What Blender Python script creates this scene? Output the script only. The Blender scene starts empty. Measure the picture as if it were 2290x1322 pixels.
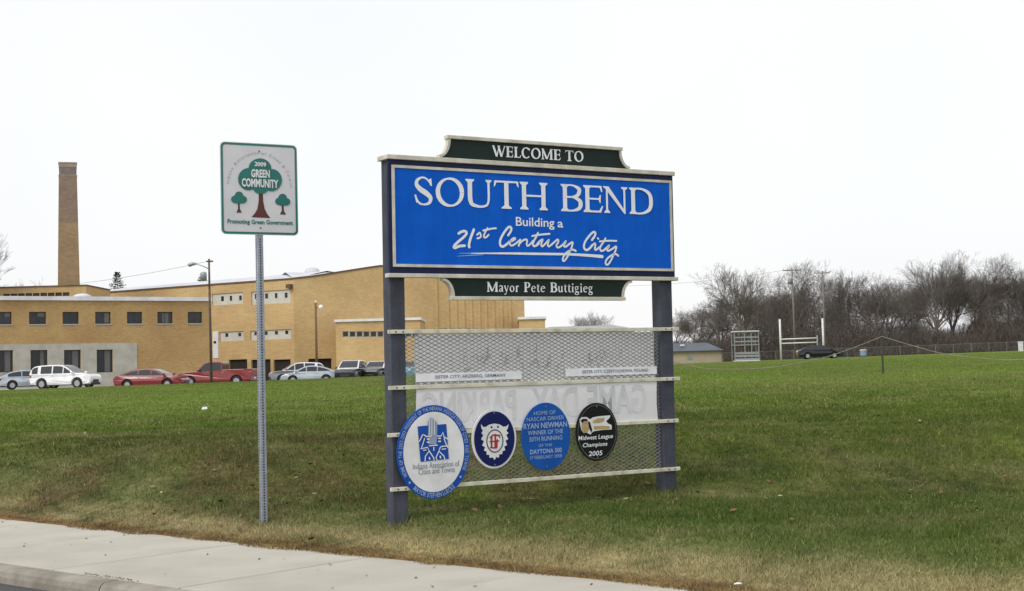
import bpy, bmesh, math, random
import numpy as np
from mathutils import Vector, Matrix

R = math.radians
random.seed(7)
rng = np.random.default_rng(11)
scene = bpy.context.scene
col = scene.collection

# ------------------------------------------------------------------ camera
PW, PH = 2290., 1322.
FPX = 3123.0            # focal length in photo pixels
ROLL = math.atan(.026)
CAMZ = 1.55
PITCH = R(3.005)
fw = np.array([0, math.cos(PITCH), math.sin(PITCH)])
r0 = np.array([1., 0, 0]); u0 = np.cross(r0, fw)
cr = math.cos(ROLL)*r0 - math.sin(ROLL)*u0
cu = math.sin(ROLL)*r0 + math.cos(ROLL)*u0
CAM = np.array([0, 0, CAMZ])
cam = bpy.data.cameras.new('camera')
cam.sensor_width = 36
cam.lens = 36*FPX/PW
cam.clip_end = 6000
cam.clip_start = .1
camo = bpy.data.objects.new('camera', cam)
col.objects.link(camo)
m3 = Matrix(((cr[0], cu[0], -fw[0]), (cr[1], cu[1], -fw[1]), (cr[2], cu[2], -fw[2])))
camo.matrix_world = Matrix.Translation(Vector(CAM)) @ m3.to_4x4()
scene.camera = camo

# ------------------------------------------------------------------ sky, sun, exposure
SUN_AZ, SUN_EL = R(-138), R(46)      # azimuth from +Y towards +X
world = bpy.data.worlds.new('World')
scene.world = world
world.use_nodes = True
wn = world.node_tree.nodes; wl = world.node_tree.links
wn.clear()
wo = wn.new('ShaderNodeOutputWorld')
bgc = wn.new('ShaderNodeBackground'); bgs = wn.new('ShaderNodeBackground')
sky = wn.new('ShaderNodeTexSky')
sky.sky_type = 'NISHITA'; sky.sun_disc = False
sky.sun_elevation = SUN_EL; sky.sun_rotation = SUN_AZ
sky.air_density = 1.0; sky.dust_density = 4.0
bgs.inputs['Strength'].default_value = .02
wl.new(sky.outputs[0], bgs.inputs[0])
tc = wn.new('ShaderNodeTexCoord'); nz = wn.new('ShaderNodeTexNoise'); rp = wn.new('ShaderNodeValToRGB')
nz.inputs['Scale'].default_value = 1.6; nz.inputs['Detail'].default_value = 3
rp.color_ramp.elements[0].color = (.90, .915, .94, 1); rp.color_ramp.elements[0].position = .3
rp.color_ramp.elements[1].color = (1, 1, 1, 1); rp.color_ramp.elements[1].position = .6
wl.new(tc.outputs['Generated'], nz.inputs['Vector']); wl.new(nz.outputs['Fac'], rp.inputs['Fac'])
wl.new(rp.outputs['Color'], bgc.inputs['Color'])
bgc.inputs['Strength'].default_value = .80
ads = wn.new('ShaderNodeAddShader')
wl.new(bgc.outputs[0], ads.inputs[0]); wl.new(bgs.outputs[0], ads.inputs[1]); wl.new(ads.outputs[0], wo.inputs[0])
sun = bpy.data.lights.new('sun', 'SUN')
sun.energy = 1.5; sun.angle = R(25); sun.color = (1, .96, .9)
suno = bpy.data.objects.new('sun', sun); col.objects.link(suno)
sd = Vector((math.sin(SUN_AZ)*math.cos(SUN_EL), math.cos(SUN_AZ)*math.cos(SUN_EL), math.sin(SUN_EL)))
suno.rotation_euler = sd.to_track_quat('Z', 'Y').to_euler()
suno.location = sd*60
vs = scene.view_settings
vs.view_transform = 'Standard'; vs.look = 'None'; vs.gamma = 1; vs.use_curve_mapping = False
vs.exposure = .24

# ------------------------------------------------------------------ pixel helpers
def ray(x, y): return fw + cr*(x-PW/2)/FPX - cu*(y-PH/2)/FPX
def at(x, y, Y):
    d = ray(x, y); return CAM + d*(Y/d[1])
def onz(x, y, z):
    d = ray(x, y); return CAM + d*((z-CAMZ)/d[2])

# ------------------------------------------------------------------ materials
def lin(*rgb):
    return tuple(((c/255.)/12.92 if c <= 10 else ((c/255.+.055)/1.055)**2.4) for c in rgb)
MATS = {}
def mat(name, c, rough=.7, metal=0., c2=None, scale=3., detail=4., lo=.35, hi=.65, bump=0., bscale=40., spec=.5, coat=0., coords='Object', streak=0.):
    """noise-mixed two-tone procedural material"""
    m = bpy.data.materials.new(name); m.use_nodes = True
    nt = m.node_tree; b = nt.nodes['Principled BSDF']
    b.inputs['Roughness'].default_value = rough; b.inputs['Metallic'].default_value = metal
    b.inputs['Specular IOR Level'].default_value = spec
    if coat: b.inputs['Coat Weight'].default_value = coat; b.inputs['Coat Roughness'].default_value = .08
    tcn = nt.nodes.new('ShaderNodeTexCoord')
    if c2 is None: c2 = tuple(v*.82 for v in c)
    n = nt.nodes.new('ShaderNodeTexNoise'); n.inputs['Scale'].default_value = scale; n.inputs['Detail'].default_value = detail
    nt.links.new(tcn.outputs[coords], n.inputs['Vector'])
    rmp = nt.nodes.new('ShaderNodeValToRGB')
    rmp.color_ramp.elements[0].position = lo; rmp.color_ramp.elements[0].color = (*c2, 1)
    rmp.color_ramp.elements[1].position = hi; rmp.color_ramp.elements[1].color = (*c, 1)
    nt.links.new(n.outputs['Fac'], rmp.inputs['Fac']); outc = rmp.outputs['Color']
    if streak:      # rain streaks and grime running down
        mp = nt.nodes.new('ShaderNodeMapping'); mp.inputs['Scale'].default_value = (9, 9, .55); nt.links.new(tcn.outputs[coords], mp.inputs['Vector'])
        n3 = nt.nodes.new('ShaderNodeTexNoise'); n3.inputs['Scale'].default_value = 1.3; n3.inputs['Detail'].default_value = 6; n3.inputs['Roughness'].default_value = .65
        nt.links.new(mp.outputs[0], n3.inputs['Vector'])
        r3 = nt.nodes.new('ShaderNodeValToRGB'); r3.color_ramp.elements[0].position = .35; r3.color_ramp.elements[0].color = (1-streak, 1-streak, 1-streak*1.1, 1)
        r3.color_ramp.elements[1].position = .66; r3.color_ramp.elements[1].color = (1+streak*.35,)*3+(1,)
        nt.links.new(n3.outputs['Fac'], r3.inputs['Fac'])
        mx = nt.nodes.new('ShaderNodeMix'); mx.data_type = 'RGBA'; mx.blend_type = 'MULTIPLY'; mx.inputs['Factor'].default_value = 1
        nt.links.new(outc, mx.inputs['A']); nt.links.new(r3.outputs['Color'], mx.inputs['B']); outc = mx.outputs['Result']
    nt.links.new(outc, b.inputs['Base Color'])
    if bump:
        n2 = nt.nodes.new('ShaderNodeTexNoise'); n2.inputs['Scale'].default_value = bscale; n2.inputs['Detail'].default_value = 5
        nt.links.new(tcn.outputs[coords], n2.inputs['Vector'])
        bp = nt.nodes.new('ShaderNodeBump'); bp.inputs['Strength'].default_value = bump; bp.inputs['Distance'].default_value = .02
        nt.links.new(n2.outputs['Fac'], bp.inputs['Height']); nt.links.new(bp.outputs['Normal'], b.inputs['Normal'])
    MATS[name] = m
    return m

def brick_mat(name, c1, c2, mortar, stain):
    m = bpy.data.materials.new(name); m.use_nodes = True
    nt = m.node_tree; L = nt.links; b = nt.nodes['Principled BSDF']; b.inputs['Roughness'].default_value = .9
    tcn = nt.nodes.new('ShaderNodeTexCoord')
    # wall coordinates: run along whichever horizontal direction, height as v
    sep = nt.nodes.new('ShaderNodeSeparateXYZ'); cmb = nt.nodes.new('ShaderNodeCombineXYZ'); add = nt.nodes.new('ShaderNodeMath'); add.operation = 'ADD'
    L.new(tcn.outputs['Object'], sep.inputs[0]); L.new(sep.outputs['X'], add.inputs[0]); L.new(sep.outputs['Y'], add.inputs[1])
    L.new(add.outputs[0], cmb.inputs['X']); L.new(sep.outputs['Z'], cmb.inputs['Y'])
    bt = nt.nodes.new('ShaderNodeTexBrick'); bt.inputs['Scale'].default_value = 1
    bt.inputs['Color1'].default_value = (*c1, 1); bt.inputs['Color2'].default_value = (*c2, 1); bt.inputs['Mortar'].default_value = (*mortar, 1)
    bt.inputs['Brick Width'].default_value = .42; bt.inputs['Row Height'].default_value = .15; bt.inputs['Mortar Size'].default_value = .012
    L.new(cmb.outputs[0], bt.inputs['Vector'])
    n = nt.nodes.new('ShaderNodeTexNoise'); n.inputs['Scale'].default_value = .22; n.inputs['Detail'].default_value = 8; n.inputs['Roughness'].default_value = .65
    L.new(tcn.outputs['Object'], n.inputs['Vector'])
    rmp = nt.nodes.new('ShaderNodeValToRGB'); rmp.color_ramp.elements[0].position = .35; rmp.color_ramp.elements[1].position = .7
    L.new(n.outputs['Fac'], rmp.inputs['Fac'])
    mx = nt.nodes.new('ShaderNodeMix'); mx.data_type = 'RGBA'; mx.blend_type = 'MULTIPLY'
    L.new(rmp.outputs['Color'], mx.inputs['Factor']); L.new(bt.outputs['Color'], mx.inputs['A']); mx.inputs['B'].default_value = (*stain, 1)
    L.new(mx.outputs['Result'], b.inputs['Base Color'])
    MATS[name] = m
    return m

def attr_mat(name, attr, rough=.9, fine=0., spec=.2):
    m = bpy.data.materials.new(name); m.use_nodes = True
    nt = m.node_tree; L = nt.links; b = nt.nodes['Principled BSDF']; b.inputs['Roughness'].default_value = rough
    b.inputs['Specular IOR Level'].default_value = spec
    a = nt.nodes.new('ShaderNodeAttribute'); a.attribute_name = attr
    if fine:
        tcn = nt.nodes.new('ShaderNodeTexCoord')
        cur = a.outputs['Color']
        for sc, amt in ((9., .9), (1.7, .55), (.35, .35)):
            n = nt.nodes.new('ShaderNodeTexNoise'); n.inputs['Scale'].default_value = sc; n.inputs['Detail'].default_value = 6; n.inputs['Roughness'].default_value = .7
            L.new(tcn.outputs['Object'], n.inputs['Vector'])
            rmp = nt.nodes.new('ShaderNodeValToRGB')
            rmp.color_ramp.elements[0].position = .3; rmp.color_ramp.elements[0].color = (.45, .5, .5, 1)
            rmp.color_ramp.elements[1].position = .7; rmp.color_ramp.elements[1].color = (1.5, 1.42, 1.35, 1)
            L.new(n.outputs['Fac'], rmp.inputs['Fac'])
            mx = nt.nodes.new('ShaderNodeMix'); mx.data_type = 'RGBA'; mx.blend_type = 'MULTIPLY'; mx.inputs['Factor'].default_value = amt*fine
            L.new(cur, mx.inputs['A']); L.new(rmp.outputs['Color'], mx.inputs['B'])
            cur = mx.outputs['Result']
        L.new(cur, b.inputs['Base Color'])
    else:
        L.new(a.outputs['Color'], b.inputs['Base Color'])
    MATS[name] = m
    return m

mat('post_paint', (.068, .076, .102), .7, c2=(.050, .056, .075), scale=6, bump=.25, bscale=30, spec=.3, streak=.22)
mat('navy', (.012, .018, .065), .5, scale=8, spec=.2)
mat('cream', (.66, .64, .56), .6, c2=(.50, .48, .40), scale=7, streak=.12)
mat('blue', (.0065, .122, .64), .55, c2=(.005, .103, .57), scale=5, detail=8, lo=.3, hi=.7, spec=.06, streak=.09)
mat('dark_green', (.010, .022, .018), .5, c2=(.013, .026, .022), scale=4, spec=.2)
mat('letter_white', (.84, .86, .90), .5, c2=(.76, .79, .84), scale=10)
mat('letter_fade', (.22, .40, .70), .5, scale=10)
mat('rail', (.66, .64, .52), .6, c2=(.42, .40, .30), scale=9, lo=.3, hi=.55)
mat('mesh_metal', (.27, .27, .255), .6, metal=.1, c2=(.17, .17, .16), scale=20)
bm_ = mat('banner_cloth', (.90, .90, .92), .8, c2=(.84, .84, .87), scale=2.4)
def translucent(m, f_):
    nt = m.node_tree; b = nt.nodes['Principled BSDF']; src = b.inputs['Base Color'].links[0].from_socket; out = nt.nodes['Material Output']
    tr = nt.nodes.new('ShaderNodeBsdfTranslucent'); mx = nt.nodes.new('ShaderNodeMixShader'); mx.inputs[0].default_value = f_
    nt.links.new(src, tr.inputs['Color']); nt.links.new(b.outputs[0], mx.inputs[1]); nt.links.new(tr.outputs[0], mx.inputs[2]); nt.links.new(mx.outputs[0], out.inputs['Surface'])
translucent(bm_, .3)
mat('banner_print', (.57, .58, .61), .8, c2=(.70, .70, .73), scale=4)
mat('banner_ink', (.45, .44, .50), .8, scale=4)
mat('badge_white', (.80, .81, .83), .5, scale=5)
mat('strip_white', (.84, .86, .90), .5, scale=5)
mat('strip_ink', (.11, .13, .20), .6)
mat('badge_blue', (.012, .085, .42), .4, scale=4, spec=.15)
mat('badge_mid', (.010, .10, .43), .4, scale=4, spec=.15)
mat('badge_navy', (.010, .016, .11), .4, scale=4, spec=.15)
mat('badge_black', (.012, .013, .014), .35, scale=4, spec=.15)
mat('ring_grey', (.14, .14, .14), .5)
mat('pale_blue', (.33, .46, .70), .5)
mat('tower_grey', (.30, .38, .55), .5)
mat('red', (.42, .015, .03), .5)
mat('gold', (.50, .36, .16), .45, c2=(.38, .27, .11), scale=20)
mat('soft_ink', (.22, .25, .32), .6)
mat('sign_sheet', (.66, .67, .70), .45, c2=(.60, .61, .64), scale=3)
mat('sign_green', (.012, .17, .145), .45, c2=(.010, .145, .125), scale=4)
mat('sign_brown', (.10, .028, .02), .5)
mat('sign_grey', (.33, .40, .40), .5)
mat('galvanised', (.42, .46, .52), .45, metal=.55, c2=(.32, .36, .42), scale=18)
mat('hole_dark', (.06, .07, .09), .8)
mat('bolt', (.25, .25, .26), .4, metal=.8)
mat('concrete', (.435, .413, .355), .9, c2=(.335, .312, .262), scale=1.1, detail=10, lo=.26, hi=.66, bump=.2, bscale=60)
mat('kerb_concrete', (.33, .305, .26), .9, c2=(.19, .17, .14), scale=3.5, detail=8, bump=.3, bscale=40)
mat('joint_dirt', (.12, .095, .07), .95, c2=(.06, .05, .04), scale=9)
mat('asphalt', (.075, .073, .075), .85, c2=(.05, .049, .05), scale=60, bump=.5, bscale=140)
mat('lot_surface', (.36, .34, .30), .9, c2=(.27, .26, .23), scale=.5, detail=8)
brick_mat('brick_wing', (.475, .318, .125), (.405, .255, .10), (.48, .36, .20), (.76, .70, .68))
brick_mat('brick_gym', (.58, .41, .185), (.50, .345, .155), (.56, .44, .25), (.76, .72, .70))
brick_mat('brick_sooty', (.30, .225, .155), (.24, .17, .12), (.29, .23, .17), (.66, .64, .66))
brick_mat('brick_stack', (.40, .28, .15), (.32, .215, .115), (.38, .29, .17), (.62, .60, .62))
mat('stack_dark', (.20, .165, .15), .9, scale=2)
mat('stack_light', (.33, .28, .23), .9, scale=2)
mat('stone_white', (.46, .44, .39), .9, c2=(.37, .36, .31), scale=1.5, detail=8)
mat('coping_white', (.72, .73, .76), .6, scale=1)
mat('roof_white', (.60, .61, .65), .8, scale=.4, spec=.1)
mat('fascia', (.12, .07, .04), .7)
mat('panel_white', (.55, .54, .48), .7, c2=(.48, .47, .41), scale=1.2)
mat('glass_dark', (.018, .020, .026), .12, spec=.4, c2=(.035, .036, .042), scale=.6)
mat('blind', (.12, .125, .12), .6)
mat('window_frame', (.045, .035, .032), .6)
mat('sill', (.42, .42, .42), .8)
mat('void_dark', (.02, .015, .014), .9)
mat('wood_pole', (.13, .095, .075), .9, c2=(.08, .06, .05), scale=5, bump=.3)
mat('far_wood', (.20, .18, .165), .9)
mat('lamp_metal', (.36, .38, .40), .5, metal=.4)
mat('rust_pole', (.17, .10, .045), .8)
mat('lamp_globe', (.85, .84, .80), .4)
mat('wire', (.18, .19, .21), .7)
mat('paint_white', (.80, .81, .83), .25, coat=.6, scale=1)
mat('paint_silver', (.46, .52, .58), .3, metal=.35, coat=.6, scale=1)
mat('paint_red', (.20, .012, .02), .3, coat=.5, c2=(.17, .010, .018), scale=1)
mat('paint_truck_red', (.21, .016, .016), .35, coat=.4, scale=1)
mat('paint_black', (.012, .013, .016), .2, coat=.5, scale=1, spec=.3)
mat('paint_dark_green', (.010, .013, .016), .2, coat=.5, scale=1, spec=.3)
mat('paint_teal', (.10, .30, .38), .3, coat=.5, scale=1)
mat('paint_grey', (.22, .23, .25), .3, coat=.5, scale=1)
mat('car_glass', (.02, .024, .03), .08, spec=.6)
mat('tyre', (.02, .02, .021), .9)
mat('rim', (.45, .46, .48), .35, metal=.7)
mat('trim_black', (.02, .02, .022), .5)
mat('chrome', (.65, .66, .68), .2, metal=.9)
mat('headlamp', (.75, .77, .80), .15, coat=.4)
mat('tail_lamp', (.35, .02, .02), .25, coat=.4)
mat('goal_white', (.70, .70, .69), .6)
mat('steel_grey', (.30, .31, .32), .6, metal=.3)
mat('shed_wall', (.42, .36, .27), .85, c2=(.37, .31, .23), scale=.6)
mat('shed_roof', (.10, .115, .14), .8, scale=.5)
mat('barrel_blue', (.20, .29, .40), .5)
mat('stake_metal', (.05, .06, .045), .8)
mat('rope_tan', (.28, .26, .20), .9, c2=(.21, .19, .15), scale=4)
mat('bark', (.170, .146, .132), .95, c2=(.115, .098, .088), scale=.8)
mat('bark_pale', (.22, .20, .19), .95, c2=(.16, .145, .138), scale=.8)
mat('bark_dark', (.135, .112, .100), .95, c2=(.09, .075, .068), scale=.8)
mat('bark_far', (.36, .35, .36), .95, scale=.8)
mat('needles', (.035, .06, .045), .9, c2=(.02, .035, .03), scale=1.5)
mat('dead_leaf', (.16, .09, .05), .9, c2=(.10, .055, .03), scale=6)
mat('scrap_white', (.75, .76, .78), .7)
attr_mat('grass_blades', 'tint', .95, spec=.03)
attr_mat('turf', 'tint', .95, fine=1., spec=.03)
attr_mat('brush', 'tint', .95)

# ------------------------------------------------------------------ object helpers
def tag(o, label=None, cat=None, group=None, kind=None):
    if label: o['label'] = label
    if cat: o['category'] = cat
    if group: o['group'] = group
    if kind: o['kind'] = kind
    return o
def empty(name, loc=(0, 0, 0), rz=0., label=None, cat=None, group=None):
    o = bpy.data.objects.new(name, None); col.objects.link(o)
    o.location = loc; o.rotation_euler = (0, 0, rz); o.empty_display_size = .2
    return tag(o, label, cat, group)
def obj(name, me, parent=None, loc=None):
    o = bpy.data.objects.new(name, me); col.objects.link(o)
    if parent: o.parent = parent
    if loc is not None: o.location = loc
    return o

class MB:
    def __init__(self): self.v = []; self.f = []
    def add(self, vs_, fs):
        n = len(self.v); self.v += [tuple(p) for p in vs_]; self.f += [tuple(i+n for i in f) for f in fs]; return self
    def box(self, x0, x1, y0, y1, z0, z1):
        return self.add([(x0,y0,z0),(x1,y0,z0),(x1,y1,z0),(x0,y1,z0),(x0,y0,z1),(x1,y0,z1),(x1,y1,z1),(x0,y1,z1)],
            [(0,3,2,1),(4,5,6,7),(0,1,5,4),(1,2,6,5),(2,3,7,6),(3,0,4,7)])
    def prism(self, poly, d0, d1, fn=None):
        """poly of (a,h), extruded between depths d0,d1; fn maps (a,d,h)->xyz"""
        fn = fn or (lambda a, d, h: (a, d, h)); n = len(poly)
        vs_ = [fn(a, d0, h) for a, h in poly]+[fn(a, d1, h) for a, h in poly]
        fs = [tuple(range(n)), tuple(range(2*n-1, n-1, -1))]+[(i, i+n, (i+1) % n+n, (i+1) % n) for i in range(n)]
        return self.add(vs_, fs)
    def sheet(self, poly, d): return self.add([(a, d, h) for a, h in poly], [tuple(range(len(poly)))])
    def tube(self, pts, rad, n=8, caps=True):
        pts = [Vector(p) for p in pts]
        if not hasattr(rad, '__len__'): rad = [rad]*len(pts)
        base = len(self.v); ref = Vector((0, 0, 1))
        for i, p in enumerate(pts):
            t = (pts[min(i+1, len(pts)-1)]-pts[max(i-1, 0)]).normalized()
            a = t.cross(ref if abs(t.z) < .9 else Vector((1, 0, 0))).normalized(); b = t.cross(a)
            for k in range(n):
                th = 2*math.pi*k/n; self.v.append(tuple(p+(a*math.cos(th)+b*math.sin(th))*rad[i]))
        for i in range(len(pts)-1):
            for k in range(n):
                k2 = (k+1) % n
                self.f.append((base+i*n+k, base+i*n+k2, base+(i+1)*n+k2, base+(i+1)*n+k))
        if caps:
            self.f.append(tuple(base+k for k in range(n-1, -1, -1))); self.f.append(tuple(base+(len(pts)-1)*n+k for k in range(n)))
        return self
    def lathe(self, prof, n=16, c=(0, 0, 0)):
        base = len(self.v)
        for r_, z in prof:
            for k in range(n):
                th = 2*math.pi*k/n; self.v.append((c[0]+r_*math.cos(th), c[1]+r_*math.sin(th), c[2]+z))
        for i in range(len(prof)-1):
            for k in range(n):
                k2 = (k+1) % n; self.f.append((base+i*n+k, base+i*n+k2, base+(i+1)*n+k2, base+(i+1)*n+k))
        self.f.append(tuple(base+k for k in range(n-1, -1, -1))); self.f.append(tuple(base+(len(prof)-1)*n+k for k in range(n)))
        return self
    def mesh(self, name, m, smooth=False):
        me = bpy.data.meshes.new(name); me.from_pydata(self.v, [], self.f); me.materials.append(MATS[m])
        if smooth: me.polygons.foreach_set('use_smooth', [True]*len(me.polygons))
        me.update(); return me
    def build(self, name, m, parent=None, smooth=False, loc=None, bevel=0.):
        o = obj(name, self.mesh(name, m, smooth), parent, loc)
        if bevel:
            md = o.modifiers.new('bevel', 'BEVEL'); md.width = bevel; md.segments = 2; md.limit_method = 'ANGLE'; md.angle_limit = R(35)
        return o

def np_mesh(name, verts, tris, colors, m, attr='tint'):
    me = bpy.data.meshes.new(name)
    nv, nt = len(verts), len(tris); k = tris.shape[1]
    me.vertices.add(nv); me.vertices.foreach_set('co', verts.astype(np.float32).ravel())
    me.loops.add(nt*k); me.loops.foreach_set('vertex_index', tris.astype(np.int32).ravel())
    me.polygons.add(nt); me.polygons.foreach_set('loop_start', np.arange(0, nt*k, k, dtype=np.int32))
    me.update(calc_edges=True)
    if colors is not None:
        ca = me.color_attributes.new(attr, 'FLOAT_COLOR', 'POINT')
        c4 = np.ones((nv, 4), np.float32); c4[:, :3] = colors
        ca.data.foreach_set('color', c4.ravel())
    me.materials.append(MATS[m]); me.validate()
    return me

def vnoise(x, y, scale, seed=0):
    """smooth value noise 0..1"""
    x = np.asarray(x)/scale; y = np.asarray(y)/scale
    xi = np.floor(x).astype(np.int64); yi = np.floor(y).astype(np.int64)
    fx = x-xi; fy = y-yi; fx = fx*fx*(3-2*fx); fy = fy*fy*(3-2*fy)
    def h(a, b):
        n = (a*374761393+b*668265263+seed*982451653) & 0x7fffffff
        n = ((n ^ (n >> 13))*1274126177) & 0x7fffffff
        return ((n ^ (n >> 16)) & 0xffff)/65535.
    return (h(xi, yi)*(1-fx)+h(xi+1, yi)*fx)*(1-fy)+(h(xi, yi+1)*(1-fx)+h(xi+1, yi+1)*fx)*fy
def fbm(x, y, scale, seed=0):
    return (vnoise(x, y, scale, seed)+.5*vnoise(x, y, scale/2.1, seed+1)+.25*vnoise(x, y, scale/4.3, seed+2))/1.75
def sst(a, b, x):
    t = np.clip((x-a)/(b-a), 0, 1); return t*t*(3-2*t)

# ------------------------------------------------------------------ terrain
ET = np.array([.750, -.661]); ES = np.array([.661, .750])       # along the road / away from it
EDGE = np.array([-1.2092+.073, 10.875+.083])                              # a point on the back edge of the sidewalk
WALK_Z, ROAD_Z, LOT_Z = .12, 0., .95
WALK_W = 1.79
def st_of(x, y): return (x-EDGE[0])*ES[0]+(y-EDGE[1])*ES[1], (x-EDGE[0])*ET[0]+(y-EDGE[1])*ET[1]
def xy_of(s, t): return EDGE[0]+s*ES[0]+t*ET[0], EDGE[1]+s*ES[1]+t*ET[1]
def field_far(x): return 1.40+.0115*np.clip(x, -42, 130)
def lot_z(x): return .95-.17*sst(-35.5, -27.5, x)
def terrain(x, y):
    x = np.asarray(x, float); y = np.asarray(y, float)
    s, t = st_of(x, y)
    sh = WALK_Z+.012+.17*sst(0, 1.3, s)
    bank = .46*sst(13.2, 16.2, y+.3*np.sin(x*.6)+.5*(fbm(x, y, 2.2, 15)-.5))*sst(0, 2.6, s)
    near = sh+bank
    u = np.clip((y-16.5)/80., 0, 1)*sst(3, 20, s)
    g = 1-(1-u)**1.5
    z = near+(field_far(x)-near)*g
    z = z+.05*(fbm(x, y, 9., 5)-.5)*sst(1, 6, s)+.02*(fbm(x, y, 1.6, 9)-.5)*sst(.4, 1.5, s)
    # parking lot dropped behind the far lip of the field
    lot = sst(91.5, 95.5, y)*(1-sst(2, 14, x))*(1-sst(175, 215, y))
    z = z*(1-lot)+(lot_z(x)-.06)*lot
    # under the sidewalk and road
    low = sst(-.015, 0., s)
    z = z*low+(-.15)*(1-low)
    far = 1-sst(-13.4, -12.8, s)
    z = z*(1-far)+(.10)*far
    return z
def tz(x, y): return float(terrain(x, y))
def ground(x, y, y0=8., y1=400.):
    """first point where a photo pixel's sight line meets the ground"""
    d = ray(x, y); Y = np.geomspace(y0, y1, 6000)
    P = CAM[None]+d[None]*(Y/d[1])[:, None]
    below = P[:, 2] <= terrain(P[:, 0], P[:, 1])
    i = int(np.argmax(below)) if below.any() else len(Y)-1
    return P[i]
def turf_tint(x, y):
    s, t = st_of(x, y)
    n1 = fbm(x, y, 3.2, 21); n2 = fbm(x, y, .55, 33); n3 = fbm(x, y, 14., 41); n4 = fbm(x, y, .16, 47)
    green = np.array([.090, .136, .022]); olive = np.array([.104, .114, .038]); tan = np.array([.385, .325, .18]); dark = np.array([.038, .062, .018]); soil = np.array([.13, .07, .035])
    rusty = np.array([.20, .125, .055])
    bank = sst(12.4, 13.6, y)*(1-sst(16.3, 19.0, y))
    ol = np.clip(.22+.85*(n1-.40)*2+.25*bank-.15*sst(19, 45, y), 0, 1)
    c = green[None]*(1-ol[:, None])+olive[None]*ol[:, None]
    # dry straw-coloured patches
    dry = (1-.35*sst(0, 4, x))*np.clip((n2-.55)*3.4, 0, 1)*np.clip(.30+.5*bank+.5*(1-sst(1, 7, s))-.25*sst(22, 40, y), 0, 1)*.75
    edge = (1-sst(.35, .95, s+.45*(n1-.5)+.5*(n2-.5)))
    dry = np.clip(dry+.90*edge, 0, .93)
    c = c*(1-dry[:, None])+tan[None]*dry[:, None]
    n5 = fbm(x, y, 1.3, 71)
    pt_ = np.clip((n5-.52)*4, 0, 1)*.30*(1-sst(24, 50, y)); c = c*(1-pt_[:, None])+np.array([.20, .175, .085])[None]*pt_[:, None]
    cool = sst(.9, 1.7, s+.6*(n1-.5))*(1-sst(12.6, 13.6, y+1.2*(n1-.5)))*.42; c = c*(1-cool[:, None])+np.array([.058, .098, .030])[None]*cool[:, None]
    pale = sst(.45, .9, s)*(1-sst(1.0, 1.9, s+.5*(n2-.5)))*.40; c = c*(1-pale[:, None])+np.array([.165, .18, .085])[None]*pale[:, None]
    bw = np.clip((fbm(x, y, .8, 91)-.50)*5, 0, 1)*.75*bank*(1-.75*sst(-1., 3., x)); c = c*(1-bw[:, None])+np.array([.115, .085, .045])[None]*bw[:, None]
    dk = np.clip((n4-.50)*3.6, 0, 1)*(.35+.35*bank)
    dk = np.clip(dk+.35*np.clip((n2-.60)*4, 0, 1)*bank+.5*np.clip((.40-n5)*5, 0, 1)*(1-sst(22, 40, y)), 0, .8)
    c = c*(1-dk[:, None])+dark[None]*dk[:, None]
    rim = (1-sst(.05, .30, s+.22*(n2-.5)))
    c = c*(1-.8*rim[:, None])+(soil*(n4 > .5)[:, None]+rusty*(n4 <= .5)[:, None])*.8*rim[:, None]
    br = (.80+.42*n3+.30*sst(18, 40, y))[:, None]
    return np.clip(c*br, 0, 1)
def axis(*spans):
    out = []
    for a, b, st in spans: out += list(np.arange(a, b, st))
    return np.array(out)
sa = np.concatenate([[-900, -400, -150, -60, -30, -16], np.array([-13.6, -13.2, -12.9, -12.6, -8, -3, -2.1, -.4, -.03, -.012, 0]), axis((.06, 1.6, .12), (1.6, 10, .3), (10, 30, .8), (30, 90, 2.), (90, 150, 2.2), (150, 320, 10)), [330, 380, 450, 600, 900, 1400, 2200]])
ta = np.concatenate([[-2200, -1300, -800, -500, -350, -260], axis((-200, -60, 5.), (-60, -20, 1.6), (-20, 14, .4), (14, 60, 2.), (60, 160, 8.)), [170, 220, 300, 500, 900, 1500]])
sa = np.unique(np.round(sa, 3)); ta = np.unique(np.round(ta, 3))
SS, TT = np.meshgrid(sa, ta, indexing='ij')
gx, gy = xy_of(SS, TT)
gz = terrain(gx.ravel(), gy.ravel())
gv = np.stack([gx.ravel(), gy.ravel(), gz], 1)
ni, nj = SS.shape
I, J = np.meshgrid(np.arange(ni-1), np.arange(nj-1), indexing='ij')
q = np.stack([I*nj+J, I*nj+J+1, (I+1)*nj+J+1, (I+1)*nj+J], -1).reshape(-1, 4)
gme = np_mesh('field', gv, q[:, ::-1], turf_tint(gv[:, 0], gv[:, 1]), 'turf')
gme.polygons.foreach_set('use_smooth', [True]*len(gme.polygons))
tag(obj('field', gme), kind='structure')

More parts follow.
